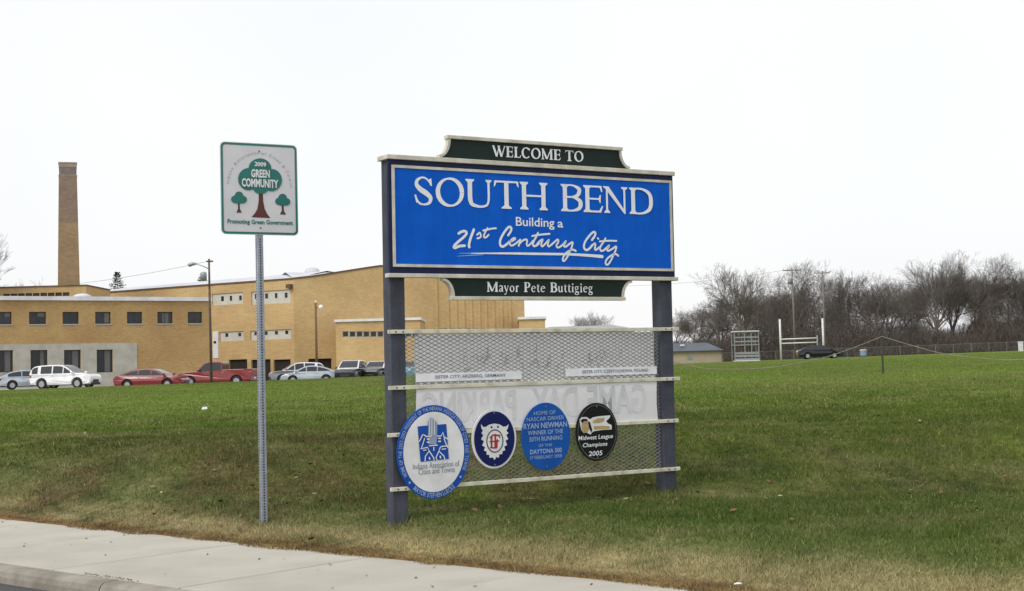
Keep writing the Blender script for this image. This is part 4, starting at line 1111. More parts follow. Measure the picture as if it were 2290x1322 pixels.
MB().box(-.5, .5, -bx-.03, -bx+.1, .05, .24).build('louvre', 'void_dark', vt)
# --- low blocks in front of the hall
def low_block(x0, x1, ytop, depth, back, wins, label):
    p, q = at(x0, 760, depth), at(x1, 760, depth); zt_ = at((x0+x1)/2, ytop, depth)[2]
    e_ = empty('low_block', ((p[0]+q[0])/2, depth, BZ), 0, label, 'building', 'low brick blocks beside the hall')
    p_, d_, L_ = wall_frame(p, q); hl = [wall_rect(p_, d_, *w) for w in wins]
    mb = MB(); Pq, _ = wall_with_holes(mb, p_, d_, 0, L_, BZ, zt_, hl)
    c = [Pq(0, BZ), Pq(L_, BZ), Pq(L_, BZ, back), Pq(0, BZ, back)]; t_ = [(x, y, zt_) for x, y, _ in c]
    mb.add(c+t_, [(1, 2, 6, 5), (2, 3, 7, 6), (3, 0, 4, 7), (4, 5, 6, 7)])
    inv(mb.build('wall', 'brick_gym', e_), e_)
    inv(slab_on(Pq, 'coping', 'coping_white', -.12, L_+.15, zt_-.02, zt_+.24, -.2, back, e_), e_)
    for r_ in hl: inv(window(Pq, r_, e_, mullions=0, sill=False, fm='lamp_metal'), e_)
low_block(751, 940, 717.5, 147, 8, [(766+i*15.6, 741, 779.5+i*15.6, 754) for i in range(11)], 'low brick block with a row of dark windows and white coping against the hall')
low_block(1162, 1220, 713.5, 151, 12, [(1168+i*15, 741, 1180+i*15, 754) for i in range(3)], 'small low brick block at the right end of the hall')
lw0, lw1 = at(1185, 760, 205), at(1420, 760, 205); lz = at(1300, 734, 205)[2]
lb = empty('white_shed', ((lw0[0]+lw1[0])/2, 205, tz((lw0[0]+lw1[0])/2, 205)), 0, 'long low white-roofed building far beyond the top sign rail', 'building')
hw = (lw1[0]-lw0[0])/2; hz = lz-lb.location.z
MB().box(-hw, hw, 0, 12, -.3, hz-.3).build('wall', 'stone_white', lb)
MB().prism([(-hw-.4, hz-.35), (hw+.4, hz-.35), (hw-3, hz+.3), (-hw+3, hz+.3)], -.4, 12.4).build('roof', 'roof_white', lb)

# ------------------------------------------------------------------ vehicles
def wheel_mesh(r_, w):
    t = MB(); t.lathe([(r_*.62, -w/2), (r_*.94, -w/2), (r_, -w*.3), (r_, w*.3), (r_*.94, w/2), (r_*.62, w/2)], 18)
    rm = MB(); rm.lathe([(r_*.2, -w*.53), (r_*.58, -w*.52), (r_*.62, -w*.4), (r_*.62, w*.40), (r_*.58, w*.52), (r_*.2, w*.53)], 14)
    return t.mesh('tyre', 'tyre', True), rm.mesh('rim', 'rim')
WM = {}
def car(name, label, paint, loc, rz, L=4.7, Wd=1.8, belt=.92, body=None, house=None, wins=(), wheels=(-.29, .29), wr=.33, sill=.24,
        taper=.76, group='parked vehicles', cat='car', roofm=None):
    """local +X is the front. body: lower-body outline front to rear; house: cabin outline rear to front; both (fraction of length, height)"""
    e_ = empty(name, loc, rz, label, cat, group)
    hw = Wd/2
    up_ = [tuple(p) for p in catmull([(x*L, z) for x, z in body], 4)]
    pts = [(-.5*L+.04, sill+.06)]
    for wx in wheels:
        cx = wx*L; ar = wr+.06
        for k in range(11):
            a = math.pi-math.pi*k/10; pts.append((cx+ar*math.cos(a), max(sill, wr+ar*math.sin(a)) if 0 < k < 10 else sill))
    pts.append((.5*L-.08, sill+.04)); pts += up_
    mb = MB(); n = len(pts)
    def yk(x, z):
        nose = max(0, (abs(x)/L-.36)/.14)
        return hw*(1-.07*max(0, (z-.6)/.5)-.05*max(0, (.5-z)/.3)-.13*nose**2)
    vs_ = [(x, -yk(x, z), z) for x, z in pts]+[(x, yk(x, z), z) for x, z in pts]
    mb.add(vs_, [tuple(range(n)), tuple(range(2*n-1, n-1, -1))]+[(i, i+n, (i+1) % n+n, (i+1) % n) for i in range(n)])
    mb.build('body', paint, e_, bevel=.05)
    MB().box(-.46*L, .46*L, -hw*.72, hw*.72, sill+.02, belt-.12).build('underbody', 'trim_black', e_)
    ol = [tuple(p) for p in catmull([(x*L, z) for x, z in house], 5)]
    zb = min(ol[0][1], ol[-1][1])-.05; zt_ = max(z for _, z in ol); hb = hw*.925; ht = hw*taper
    wy = lambda z: hb+(ht-hb)*max(0, min(1, (z-zb)/(zt_-zb)))**1.3
    ol = [(ol[0][0], zb)]+ol+[(ol[-1][0], zb)]
    n = len(ol); mb = MB()
    vs_ = [(x, -wy(z), z) for x, z in ol]+[(x, wy(z), z) for x, z in ol]
    mb.add(vs_, [tuple(range(n-1, -1, -1)), tuple(range(n, 2*n))]+[(i, (i+1) % n, (i+1) % n+n, i+n) for i in range(n)])
    mb.build('cabin', roofm or paint, e_, bevel=.05)
    oxs = [p[0] for p in ol[1:-1]]; ozs = [p[1] for p in ol[1:-1]]
    top = lambda x: float(np.interp(x, oxs, ozs))-.085
    bz = belt+.045
    for s in (-1, 1):
        for a, b in wins:
            xs = [x for x in np.linspace(a*L, b*L, 9) if top(x) > bz+.03]
            if len(xs) < 3: continue
            P_ = [(x, s*(wy(bz)+.011), bz) for x in xs]+[(x, s*(wy(top(x))+.011), top(x)) for x in xs[::-1]]
            m_ = len(xs); mb = MB(); mb.add(P_, [(i, i+1, 2*m_-2-i, 2*m_-1-i) for i in range(m_-1)]); mb.build('window', 'car_glass', e_)
    for front in (True, False):
        seq = [p for p in (ol[1:-1][::-1] if front else ol[1:-1]) if belt+.06 < p[1] < zt_-.05]
        seq = [p for p in seq if (p[0] > (oxs[0]+oxs[-1])/2) == front]
        if len(seq) < 2: continue
        o_ = .016 if front else -.016; m_ = len(seq); mb = MB()
        mb.add([(x+o_, -wy(z)*.88, z+.014) for x, z in seq]+[(x+o_, wy(z)*.88, z+.014) for x, z in seq], [(i, i+1, i+1+m_, i+m_) for i in range(m_-1)])
        mb.build('windscreen' if front else 'rear_window', 'car_glass', e_, smooth=True)
    key = (round(wr, 3),)
    if key not in WM: WM[key] = wheel_mesh(wr, .22)
    for wx in wheels:
        for s in (-1, 1):
            w = obj('wheel', WM[key][0], e_, (wx*L, s*(hw-.15), wr)); w.rotation_euler = (R(90), 0, 0)
            obj('rim', WM[key][1], w)
    zf = body[1][1]-.10
    for s in (-1, 1):
        MB().box(.5*L-.34, .5*L-.05, s*hw*.66-.16, s*hw*.66+.17, zf-.05, zf+.10).build('headlight', 'headlamp', e_, bevel=.05)
        MB().box(-.5*L-.006, -.5*L+.20, s*hw*.70-.16, s*hw*.70+.15, belt-.24, belt-.08).build('tail_light', 'tail_lamp', e_, bevel=.03)
        xm = house[-1][0]*L-.22
        MB().box(xm-.09, xm+.10, s*(hw+.08)-.09, s*(hw+.08)+.09, belt+.03, belt+.17).build('mirror', paint, e_, bevel=.04)
        for hx in (-.12, .08): MB().box(hx*L-.09, hx*L+.09, s*hw*.965-.015, s*hw*.965+.02, belt-.15, belt-.115).build('door_handle', 'chrome' if 'red' in paint else paint, e_)
    MB().box(.5*L-.12, .5*L+.010, -hw*.40, hw*.40, zf-.16, zf+.02).build('grille', 'trim_black', e_, bevel=.02)
    MB().box(.5*L-.14, .5*L+.006, -hw*.62, hw*.62, sill+.04, sill+.16).build('lower_grille', 'trim_black', e_, bevel=.02)
    MB().box(-.47*L, .47*L, -hw*.94, hw*.94, sill-.04, sill+.03).build('sill_trim', 'trim_black', e_)
    MB().box(-.5*L-.016, -.5*L+.02, -.26, .26, .55, .67).build('number_plate', 'headlamp', e_)
    return e_
SED = [(.49, .40), (.5, .60), (.475, .72), (.40, .82), (.27, .91), (.1, .94), (-.33, .99), (-.45, 1.0), (-.495, .90), (-.505, .65), (-.49, .42)]
SEDH = [(-.44, .97), (-.34, 1.16), (-.22, 1.35), (-.08, 1.44), (.03, 1.43), (.12, 1.30), (.20, 1.12), (.285, .92)]
HAT = [(-.485, .98), (-.42, 1.14), (-.30, 1.36), (-.15, 1.46), (-.0, 1.46), (.11, 1.32), (.20, 1.12), (.285, .92)]
SUVB = [(.485, .46), (.5, .74), (.485, .96), (.42, 1.06), (.27, 1.13), (.1, 1.14), (-.40, 1.14), (-.485, 1.10), (-.505, .80), (-.49, .48)]
SUVH = [(-.495, 1.14), (-.475, 1.40), (-.43, 1.66), (-.34, 1.76), (-.12, 1.80), (.02, 1.76), (.10, 1.60), (.18, 1.36), (.26, 1.12)]
TRKB = [(.49, .52), (.5, .82), (.485, 1.02), (.42, 1.12), (.25, 1.18), (.0, 1.19), (-.08, 1.22), (-.12, 1.27), (-.30, 1.28), (-.46, 1.29), (-.5, 1.27), (-.505, .9), (-.49, .52)]
TRKH = [(-.112, 1.20), (-.110, 1.5), (-.098, 1.78), (-.05, 1.88), (.08, 1.88), (.135, 1.74), (.185, 1.46), (.235, 1.18)]
def park(x, depth): 
    p = at(x, 850, depth); return (float(p[0]), float(depth), float(lot_z(p[0])))
SW = ((-.455, -.36), (-.31, -.13), (-.11, .05), (.065, .19))
EW = ((-.36, -.145), (-.13, .045), (.06, .22))
car('parked_suv', 'white sport utility vehicle parked second from the left edge', 'paint_white', park(147, 105), R(-12), L=5.0, Wd=1.98, belt=1.12, body=SUVB, house=SUVH, wins=SW, wr=.39, sill=.30)
car('parked_hatchback', 'pale silver car half hidden behind the white sport utility vehicle', 'paint_silver', park(66, 107.5), R(24), L=4.5, Wd=1.78, belt=.95, body=SED, house=HAT, wins=EW)
car('parked_sedan', 'dark red sedan parked against the white painted wall', 'paint_red', park(340, 98.5), R(-8), L=5.05, Wd=1.86, belt=.96, body=SED, house=SEDH, wins=EW, wr=.34)
car('pickup_truck', 'red crew-cab pickup truck beside the wooden pole', 'paint_truck_red', park(487, 105.5), R(180-6), L=5.75, Wd=1.98, belt=1.18, sill=.36, wr=.40, body=TRKB, house=TRKH, wins=((-.092, .025), (.04, .19)), wheels=(-.30, .32), taper=.80, cat='truck')
car('parked_coupe', 'light silver sedan parked right of the steel sign post', 'paint_silver', park(694, 112), R(180+4), L=4.55, Wd=1.8, belt=.95, body=SED, house=SEDH, wins=EW)
car('parked_van', 'dark sport utility vehicle with a pale roof behind the silver sedan', 'paint_grey', park(664, 121), R(196), L=4.7, Wd=1.85, belt=1.12, body=SUVB, house=SUVH, wins=SW, wr=.38, sill=.30, roofm='paint_white')
car('parked_jeep', 'black sport utility vehicle facing the field with bright headlights', 'paint_black', park(786, 112), R(-97), L=4.6, Wd=1.86, belt=1.12, body=SUVB, house=SUVH, wins=SW, wr=.38, sill=.30, roofm='paint_white')  # white cabin paint stands in for glare on the black roof
car('parked_crossover', 'black car with white glare painted on its cabin, partly hidden by the left sign post', 'paint_black', park(846, 114), R(-104), L=4.6, Wd=1.84, belt=1.10, body=SUVB, house=[(x, z-.10*(z > 1.3)) for x, z in SUVH], wins=SW, wr=.36, sill=.28, roofm='paint_white')  # bright reflections on the dark cabin are put in as white paint
car('parked_wagon', 'teal car glimpsed between the left sign post and the banner', 'paint_teal', park(925, 116), R(-110), L=4.6, Wd=1.84, belt=1.10, body=SUVB, house=[(x, z-.14*(z > 1.3)) for x, z in SUVH], wins=SW, wr=.36, sill=.28)
gd = 147.
gx_ = at(1834, 803, gd); car('field_car', 'dark sedan parked alone on the grass near the goal posts', 'paint_dark_green', (gx_[0], gd, tz(gx_[0], gd)-.02), R(-4), L=4.75, Wd=1.8, belt=.95, body=SED, house=SEDH, wins=EW)

# ------------------------------------------------------------------ poles, lamps and wires
pb = at(473, 857, 93.5); pz = tz(pb[0], 93.5)
pole = empty('utility_pole', (pb[0], 93.5, pz), 0, 'weathered wooden utility pole with a street lamp arm before the school', 'utility pole')
ph_ = at(467, 579, 93.5)[2]-pz; k = 93.5/FPX
MB().tube([(0, 0, -.5), (-.03, 0, ph_*.5), (-.05, 0, ph_)], [3.3*k, 2.8*k, 2.1*k], 10).build('shaft', 'wood_pole', pole, smooth=True)
la = at(428, 592, 93.5); lz = la[2]-pz; lx_ = la[0]-pb[0]
MB().tube([(0, 0, lz-.35), (-.5, 0, lz-.1), (lx_+.3, 0, lz+.05)], .035, 6).build('lamp_arm', 'lamp_metal', pole, smooth=True)
lo = MB(); lo.tube([(lx_+.35, 0, lz+.05), (lx_+.1, 0, lz+.05), (lx_-.15, 0, lz-.02), (lx_-.25, 0, lz-.03)], [.05, .12, .13, .03], 8); lo.build('street_lamp_head', 'lamp_metal', pole, smooth=True)
tr = at(462, 619, 93.5); MB().lathe([(.04, 0), (.22, .02), (.22, .5), (.16, .6), (.04, .62)], 12).build('transformer', 'lamp_metal', pole, smooth=True, loc=(tr[0]-pb[0]-.15, -.25, tr[2]-pz-.3))
MB().box(-.22, .22, -.06, .06, ph_-.22, ph_-.12).build('top_bracket', 'wood_pole', pole)
def cable(name, label, pts, r_, m='wire', sag=0., n=14, group=None, cat='wire'):
    A, B = np.array(pts[0]), np.array(pts[-1])
    P_ = [tuple(A+(B-A)*t-np.array([0, 0, sag*4*t*(1-t)])) for t in np.linspace(0, 1, n)]
    o = MB().tube(P_, r_, 5).build(name, m, None, smooth=True); return tag(o, label, cat, group)
pt = np.array([pb[0]-.05, 93.5, pz+ph_-.15])
cable('overhead_wire', 'thin overhead wire running left from the wooden pole top', [pt, at(-80, 650, 110)+np.array([0, 0, .0])], .012, sag=.5)
lp = at(708, 800, 124); lpz = float(lot_z(lp[0]))
lamp = empty('lot_lamp', (lp[0], 124, lpz), 0, 'slim brown parking lot lamp post with a white globe before the hall', 'street lamp')
lh_ = at(708, 677, 124)[2]-lpz
MB().tube([(0, 0, -.05), (0, 0, lh_)], [.13, .09], 8).build('post', 'rust_pole', lamp, smooth=True)
g_ = at(717.5, 687, 124); MB().tube([(0, 0, g_[2]-lpz-.05), (g_[0]-lp[0], 0, g_[2]-lpz)], .035, 6).build('bracket', 'rust_pole', lamp)
MB().lathe([(.03, -.22), (.16, -.16), (.23, 0), (.16, .16), (.03, .22)], 12).build('globe', 'lamp_globe', lamp, smooth=True, loc=(g_[0]-lp[0], 0, g_[2]-lpz))
g2_ = at(706, 672, 124); MB().lathe([(.03, -.12), (.10, 0), (.03, .12)], 8).build('finial', 'lamp_globe', lamp, smooth=True, loc=(g2_[0]-lp[0], 0, lh_+.08))
# far utility poles with crossarms above the woods
for (x, ytop, arm, lab) in ((1771, 600, 20, 'left of two far utility poles with a crossarm above the woods'), (1839, 606, 17, 'right of two far utility poles with a crossarm above the woods')):
    D = 225. if x < 1800 else 232.; p = at(x, ytop, D); z0 = tz(p[0], D); e_ = empty('far_utility_pole', (p[0], D, z0), 0, lab, 'utility pole', 'far utility poles')
    h = p[2]-z0; k = D/FPX
    MB().tube([(0, 0, -.4), (0, 0, h)], [.15, .11], 8).build('shaft', 'far_wood', e_, smooth=True)
    MB().box(-arm*k, arm*k, -.07, .07, h-.42, h-.26).build('crossarm', 'far_wood', e_)
    for i in (-1, -.5, .5, 1): MB().lathe([(.05, 0), (.07, .1), (.03, .2)], 6).build('insulator', 'lamp_metal', e_, loc=(arm*k*i*.95, 0, h-.22))
    if x < 1800:
        MB().lathe([(.1, 0), (.32, .03), (.32, .95), (.1, 1.0)], 10).build('transformer', 'steel_grey', e_, smooth=True, loc=(-.45, -.1, h-2.6))
    if x < 1800: P1 = np.array([p[0], D, z0+h-.1])
    else: P2_ = np.array([p[0], D, z0+h-.1])
cable('overhead_wire', 'overhead wire running left from the far utility poles', [P1, at(1380, 640, 260)], .02, sag=.6, group='far overhead wires')
cable('overhead_wire', 'short overhead wire strung between the two far utility poles', [P1+np.array([.8, 0, 0]), P2_+np.array([.6, 0, 0])], .02, sag=.15, group='far overhead wires')

# ------------------------------------------------------------------ sports field furniture
gD = 215.; gp0 = at(1747, 806, gD); gz0 = tz(gp0[0], gD)
goal = empty('goal_post', (gp0[0], gD, gz0), 0, 'white H-shaped football goal post on the far field', 'goal post')
k = gD/FPX; gw = 95.5*k
hg1 = at(1745, 714, gD)[2]-gz0; hg2 = at(1841, 712, gD)[2]-gz0
MB().tube([(0, 0, -.3), (0, 0, hg1)], .155, 8).build('upright', 'goal_white', goal, smooth=True)
MB().tube([(gw, 0, -.3), (gw, 0, hg2)], .155, 8).build('upright', 'goal_white', goal, smooth=True)
for y in (757, 766.5): MB().tube([(.1, -.02, at(1747, y+2, gD)[2]-gz0), (gw*.86, -.02, at(1830, y-1, gD)[2]-gz0)], .10, 8).build('crossbar', 'goal_white', goal, smooth=True)
MB().tube([(gw*.86, 0, -.3), (gw*.86, 0, at(1828, 750, gD)[2]-gz0)], .09, 8).build('brace_post', 'steel_grey', goal, smooth=True)
# stake and rope across the near field
sk = ground(1975, 836, 30); sz = tz(sk[0], sk[1]); sD = sk[1]
stake = empty('rope_stake', (sk[0], sD, sz), 0, 'dark metal stake in the grass with a rope over its top', 'stake', 'rope stakes')
hS = at(1977, 751, sD)[2]-sz
MB().box(-.028, .028, -.02, .02, -.25, hS).build('shaft', 'stake_metal', stake); MB().box(-.045, .045, -.026, -.02, hS-.13, hS-.06).build('hook', 'stake_metal', stake)
q1 = at(1482, 802, sD-1.); q2 = at(2460, 745, sD-2)
for q_, lab in ((q1, 'dark metal stake holding the rope behind the right sign post'), (q2, 'dark metal stake holding the rope beyond the right edge')):
    z0 = tz(q_[0], q_[1]); e2 = empty('rope_stake', (q_[0], q_[1], z0), 0, lab, 'stake', 'rope stakes'); MB().box(-.028, .028, -.02, .02, -.25, q_[2]-z0).build('shaft', 'stake_metal', e2); MB().box(-.045, .045, -.026, -.02, q_[2]-z0-.1, q_[2]-z0-.04).build('hook', 'stake_metal', e2)
T_ = np.array([sk[0], sD-.03, sz+hS-.02])
def rope(name, label, P_):
    pts = catmull([tuple(p) for p in P_], 8); tag(MB().tube([tuple(p) for p in pts], .0115, 5).build(name, 'rope_tan', smooth=True), label, 'rope', 'rope spans')
rope('rope', 'sagging tan rope span between the sign and the middle stake', [q1, at(1560, 822, sD-.8), at(1640, 826, sD-.7), at(1740, 820, sD-.5), at(1830, 803, sD-.3), at(1900, 781, sD-.2), T_])
rope('rope', 'tan rope span falling right from the middle stake', [T_, at(2040, 773, sD-.3), at(2110, 791, sD-.6), at(2200, 802, sD-.9), at(2290, 804, sD-1.2), at(2380, 785, sD-1.6), q2])
# shed
hD = 205.; s0_, s1_ = at(1440, 800, hD), at(1614, 800, hD); hz0 = tz((s0_[0]+s1_[0])/2, hD)
shed = empty('equipment_shed', (s0_[0], hD, hz0), 0, 'tan block shed with a dark grey roof right of the sign', 'shed')
wW = s1_[0]-s0_[0]; eav = at(1560, 784, hD)[2]-hz0; rdg = at(1560, 766, hD)[2]-hz0
MB().box(0, wW, 0, 7, -.3, eav).build('wall', 'shed_wall', shed)
MB().add([(-.4, -.5, eav-.05), (wW+.35, -.5, eav-.05), (wW-1.6, 3.5, rdg), (1.2, 3.5, rdg), (wW+.35, 7.5, eav-.05), (-.4, 7.5, eav-.05)], [(0, 1, 2, 3), (1, 4, 2), (4, 5, 3, 2), (5, 0, 3), (0, 5, 4, 1)]).build('roof', 'shed_roof', shed)
xv = at(1543, 800, hD)[0]-s0_[0]; MB().box(xv-.35, xv+.35, -.06, .05, .55, 1.15).build('vent', 'steel_grey', shed); 
xv = at(1528, 771, hD)[0]-s0_[0]; MB().box(xv-.3, xv+.3, 1.2, 1.6, rdg-.45, rdg-.2).build('roof_light', 'coping_white', shed)
# viewing tower
tD = 200.; a_, b_ = at(1644, 805, tD), at(1698, 805, tD); z0 = tz((a_[0]+b_[0])/2, tD)
tow = empty('viewing_tower', (a_[0], tD, z0), 0, 'open two-level grey viewing stand beside the shed', 'stand'); tw = b_[0]-a_[0]
zt_ = at(1670, 742, tD)[2]-z0; z2_ = at(1670, 766, tD)[2]-z0; z1_ = at(1670, 771, tD)[2]-z0
for x in (0, tw*.42, tw*.70, tw):
    for y in (0, 2.6): MB().box(x-.06, x+.06, y-.06, y+.06, -.2, zt_).build('post', 'steel_grey', tow)
MB().box(-.1, tw+.1, -.2, 2.8, zt_, zt_+.14).build('roof', 'coping_white', tow)
MB().box(-.1, tw+.1, -.1, 2.7, z1_-.1, z1_+.05).build('floor', 'steel_grey', tow)
for z in (z2_+.15, z2_+.75): MB().box(0, tw, -.10, -.062, z-.10, z+.10).build('rail_board', 'steel_grey', tow)
for z in (.25, .75, 1.15): MB().box(0, tw, -.10, -.062, z-.14, z+.14).build('rail_board', 'steel_grey', tow)
MB().box(-.3, tw*1.0, -.8, -.12, 0, .12).build('step', 'coping_white', tow)
# barrel and white post
p = at(1931, 800, 150.); z0 = tz(p[0], 150); e_ = empty('barrel', (p[0], 150, z0), 0, 'pale blue barrel standing on the grass beside the dark sedan', 'barrel')
MB().lathe([(.26, 0), (.33, .05), (.35, .30), (.33, .34), (.36, .66), (.36, .72)], 14).build('drum', 'barrel_blue', e_, smooth=True); MB().lathe([(.37, .72), (.38, .80), (.31, .82)], 14).build('lid', 'coping_white', e_)
p = at(2283, 783, 150.); z0 = tz(p[0], 150); e_ = empty('marker_post', (p[0], 150, z0), 0, 'short white post at the far right edge of the field', 'post')
MB().box(-.24, .24, -.15, .15, -.2, at(2283, 766, 150)[2]-z0).build('shaft', 'goal_white', e_, bevel=.04); MB().box(-.26, .26, -.17, .17, at(2283, 766, 150)[2]-z0, at(2283, 765, 150)[2]-z0+.06).build('cap', 'coping_white', e_)
# chain-link fence in front of the woods
fn = empty('chain_link_fence', (at(1900, 800, 236)[0], 236, tz(at(1900, 800, 236)[0], 236)), 0, 'thin grey chain-link fence running along the edge of the woods', 'fence')
fx0, fx1 = at(1616, 800, 236)[0], at(2420, 800, 236)[0]
mbm = MB(); xs = np.arange(fx0, fx1, 3.)
for i, x in enumerate(xs):
    o = MB().tube([(x, 236, tz(x, 236)-.3), (x, 236, tz(x, 236)+1.55)], .03, 6).build('fence_post', 'steel_grey', fn); inv(o, fn)
    if i+1 < len(xs):
        z0, z1_ = tz(x, 236), tz(xs[i+1], 236)
        o = MB().tube([(x, 236, z0+1.5), (xs[i+1], 236, z1_+1.5)], .018, 5).build('fence_rail', 'steel_grey', fn); inv(o, fn)
        for j in range(20):
            xa = x+3*j/20
            for sg in (0, 1):
                xb = xa+.9*(1 if sg else -1); z_ = z0
                mbm.add([(xa, 236.05, z_), (xa+.005, 236.05, z_), (xb+.005, 236.05, z_+1.48), (xb, 236.05, z_+1.48)], [(0, 1, 2, 3)])
o = tag(mbm.build('wire_mesh', 'steel_grey', fn), kind='stuff'); inv(o, fn)

# ------------------------------------------------------------------ trees
def grow(seed, height, spread, levels=6, trunk_frac=.30, twig=.022, up=.12, forks=(2, 3)):
    """bare tree as (trunk segments, branch segments): each (p0, p1, r0, r1)"""
    rd = random.Random(seed); trunk, br = [], []
    def limb(p, d, L_, r_, lv):
        n = 3 if lv > 1 else 2; q = p.copy(); dd = d.copy()
        seg = L_/n; rr0 = r_
        kids = []
        for i in range(n):
            dd = (dd+Vector((rd.gauss(0, .10), rd.gauss(0, .10), rd.gauss(0, .05)+up*.5))).normalized()
            q2 = q+dd*seg; r1 = r_*(1-.42*(i+1)/n)
            (trunk if lv == levels else br).append((q.copy(), q2.copy(), rr0, max(twig, r1), lv)); rr0 = max(twig, r1); q = q2
            if lv > 0 and (i < n-1) and (lv < levels or i > 0) and rd.random() < .9: kids.append((q.copy(), dd.copy(), rr0*.62))
        if lv == 0: return
        for k in range(rd.randint(*forks)): kids.append((q.copy(), dd.copy(), rr0*.78))
        for kp_, kd, kr in kids:
            ang = rd.uniform(.30, .75)*spread; az = rd.uniform(0, 2*math.pi)
            a = kd.cross(Vector((.3, .2, 1)) if abs(kd.z) < .9 else Vector((1, 0, 0))).normalized(); b = kd.cross(a)
            nd = (kd*math.cos(ang)+(a*math.cos(az)+b*math.sin(az))*math.sin(ang)+Vector((0, 0, up))).normalized()
            limb(kp_, nd, L_*rd.uniform(.58, .80)*(1.25 if lv == levels else 1), kr, lv-1)
    limb(Vector((0, 0, -.2)), Vector((rd.gauss(0, .04), rd.gauss(0, .04), 1)).normalized(), height*trunk_frac, height*.019+.07, levels)
    zmax = max(s_[1].z for s_ in br); k_ = height/zmax
    return [[(a*k_, b*k_, r0_, r1_, lv) for a, b, r0_, r1_, lv in L_] for L_ in (trunk, br)]
def seg_mesh(name, segs, m):
    mb_ = MB()
    for a, b, ra_, rb_, lv in segs:
        n = 7 if lv >= 5 else (4 if lv >= 3 else 3)
        d = (b-a).normalized(); u = d.cross(Vector((0, 0, 1)) if abs(d.z) < .9 else Vector((1, 0, 0))).normalized(); v = d.cross(u)
        base = len(mb_.v)
        for P_, r_ in ((a, ra_), (b, rb_)):
            for k in range(n):
                th = 2*math.pi*k/n; mb_.v.append(tuple(P_+(u*math.cos(th)+v*math.sin(th))*r_))
        for k in range(n): mb_.f.append((base+k, base+(k+1) % n, base+n+(k+1) % n, base+n+k))
    return mb_.mesh(name, m, True)
protos = []
for i, (sd_, spr, lv, tf, upv, fk, m_) in enumerate(((3, .95, 6, .36, .05, (2, 3), 'bark'), (8, 1.15, 6, .30, .02, (2, 3), 'bark'), (15, .80, 6, .34, .08, (2, 3), 'bark_pale'), (23, 1.05, 6, .40, .03, (2, 3), 'bark_dark'), (31, .70, 6, .36, .10, (2, 3), 'bark'), (44, 1.0, 6, .32, .04, (2, 3), 'bark_dark'))):
    tr_, br_ = grow(sd_, 18., spr, lv, tf, .0115, upv, fk)
    protos.append((seg_mesh('trunk', tr_, m_), seg_mesh('crown', br_, m_), len(br_)))
def tree(i, x, depth, ytop, rz, label, group, sxy=1., far=False):
    p = at(x, ytop, depth); z0 = tz(p[0], depth); h = p[2]-z0
    e_ = empty('bare_tree', (p[0], depth, z0), rz, label, 'tree', group); s_ = h/18.; e_.scale = (s_*sxy, s_*sxy, s_)
    for nm, me in (('trunk', protos[i][0]), ('crown', protos[i][1])):
        o = obj(nm, me, e_)
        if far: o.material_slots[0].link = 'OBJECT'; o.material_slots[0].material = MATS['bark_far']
    return e_
WOODS = 'bare trees of the far woods'
spec = [  # proto, x, depth, top y, width, label
    (0, 1690, 245, 582, 1.1, 'slender bare tree standing alone above the viewing stand'),
    (1, 1772, 262, 572, 1.0, 'bare tree with wide fan of twigs behind the left far utility pole'),
    (4, 1725, 268, 650, .9, 'short bare tree between the viewing stand and the goal post'),
    (3, 1815, 272, 655, 1.0, 'short dark bare tree behind the goal post crossbar'),
    (2, 1868, 255, 594, .9, 'pale narrow bare tree right of the two far utility poles'),
    (5, 1912, 266, 645, .95, 'dark bare tree standing above the blue barrel'),
    (5, 1958, 250, 602, 1.0, 'thick dark bare tree directly behind the rope stake'),
    (3, 2000, 262, 618, .9, 'dark bare tree just right of the rope stake'),
    (0, 2070, 250, 556, 1.1, 'tallest bare tree of the woods, right of the rope stake'),
    (2, 2040, 275, 625, .9, 'pale bare tree left of and behind the tallest one'),
    (4, 2118, 262, 588, .9, 'upright bare tree right of the tallest one'),
    (1, 2160, 255, 566, 1.0, 'tall airy bare tree with sky showing through near the right edge'),
    (3, 2218, 248, 588, 1.05, 'thick dark bare tree near the right edge'),
    (5, 2250, 262, 622, .9, 'dark bare tree second from the right edge'),
    (2, 2295, 256, 592, 1.0, 'pale bare tree cut by the right edge'),
    (4, 2345, 250, 590, 1.0, 'bare tree just beyond the right edge'),
]
for i, x, D, yt, w, lab in spec: tree(i, x, D, yt, random.uniform(0, 6.28), lab, WOODS, w)
rt = random.Random(4)
ORD = 'first second third fourth fifth sixth seventh eighth ninth tenth eleventh twelfth thirteenth fourteenth fifteenth'.split()
for k in range(15):
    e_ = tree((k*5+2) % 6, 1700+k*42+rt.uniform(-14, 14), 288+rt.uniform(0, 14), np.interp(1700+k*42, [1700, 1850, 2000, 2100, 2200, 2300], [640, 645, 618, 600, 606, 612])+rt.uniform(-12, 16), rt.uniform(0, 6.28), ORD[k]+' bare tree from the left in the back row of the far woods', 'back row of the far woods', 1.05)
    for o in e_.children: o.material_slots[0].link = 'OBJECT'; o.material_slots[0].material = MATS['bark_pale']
LOWW = 'low bare trees right of the sign'
names = ['leftmost low bare tree peeking from behind the right sign post', 'second low bare tree behind the grey shed roof', 'third low bare tree above the middle of the shed', 'fourth low bare tree above the right end of the shed', 'fifth low bare tree left of the viewing stand', 'sixth low bare tree directly behind the viewing stand']
for k, (x, yt) in enumerate(((1512, 690), (1540, 676), (1570, 668), (1600, 672), (1632, 664), (1655, 640))):
    tree((k*2+1) % 6, x, 285+8*(k % 3), yt, k*1.3, names[k], LOWW, 1.15)
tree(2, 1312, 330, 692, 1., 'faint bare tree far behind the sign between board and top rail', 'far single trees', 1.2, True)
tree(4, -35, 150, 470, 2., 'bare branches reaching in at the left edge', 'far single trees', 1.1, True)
tree(3, 80, 190, 610, 3., 'small bare treetop over the boiler house roof', 'far single trees', 1.0, True)
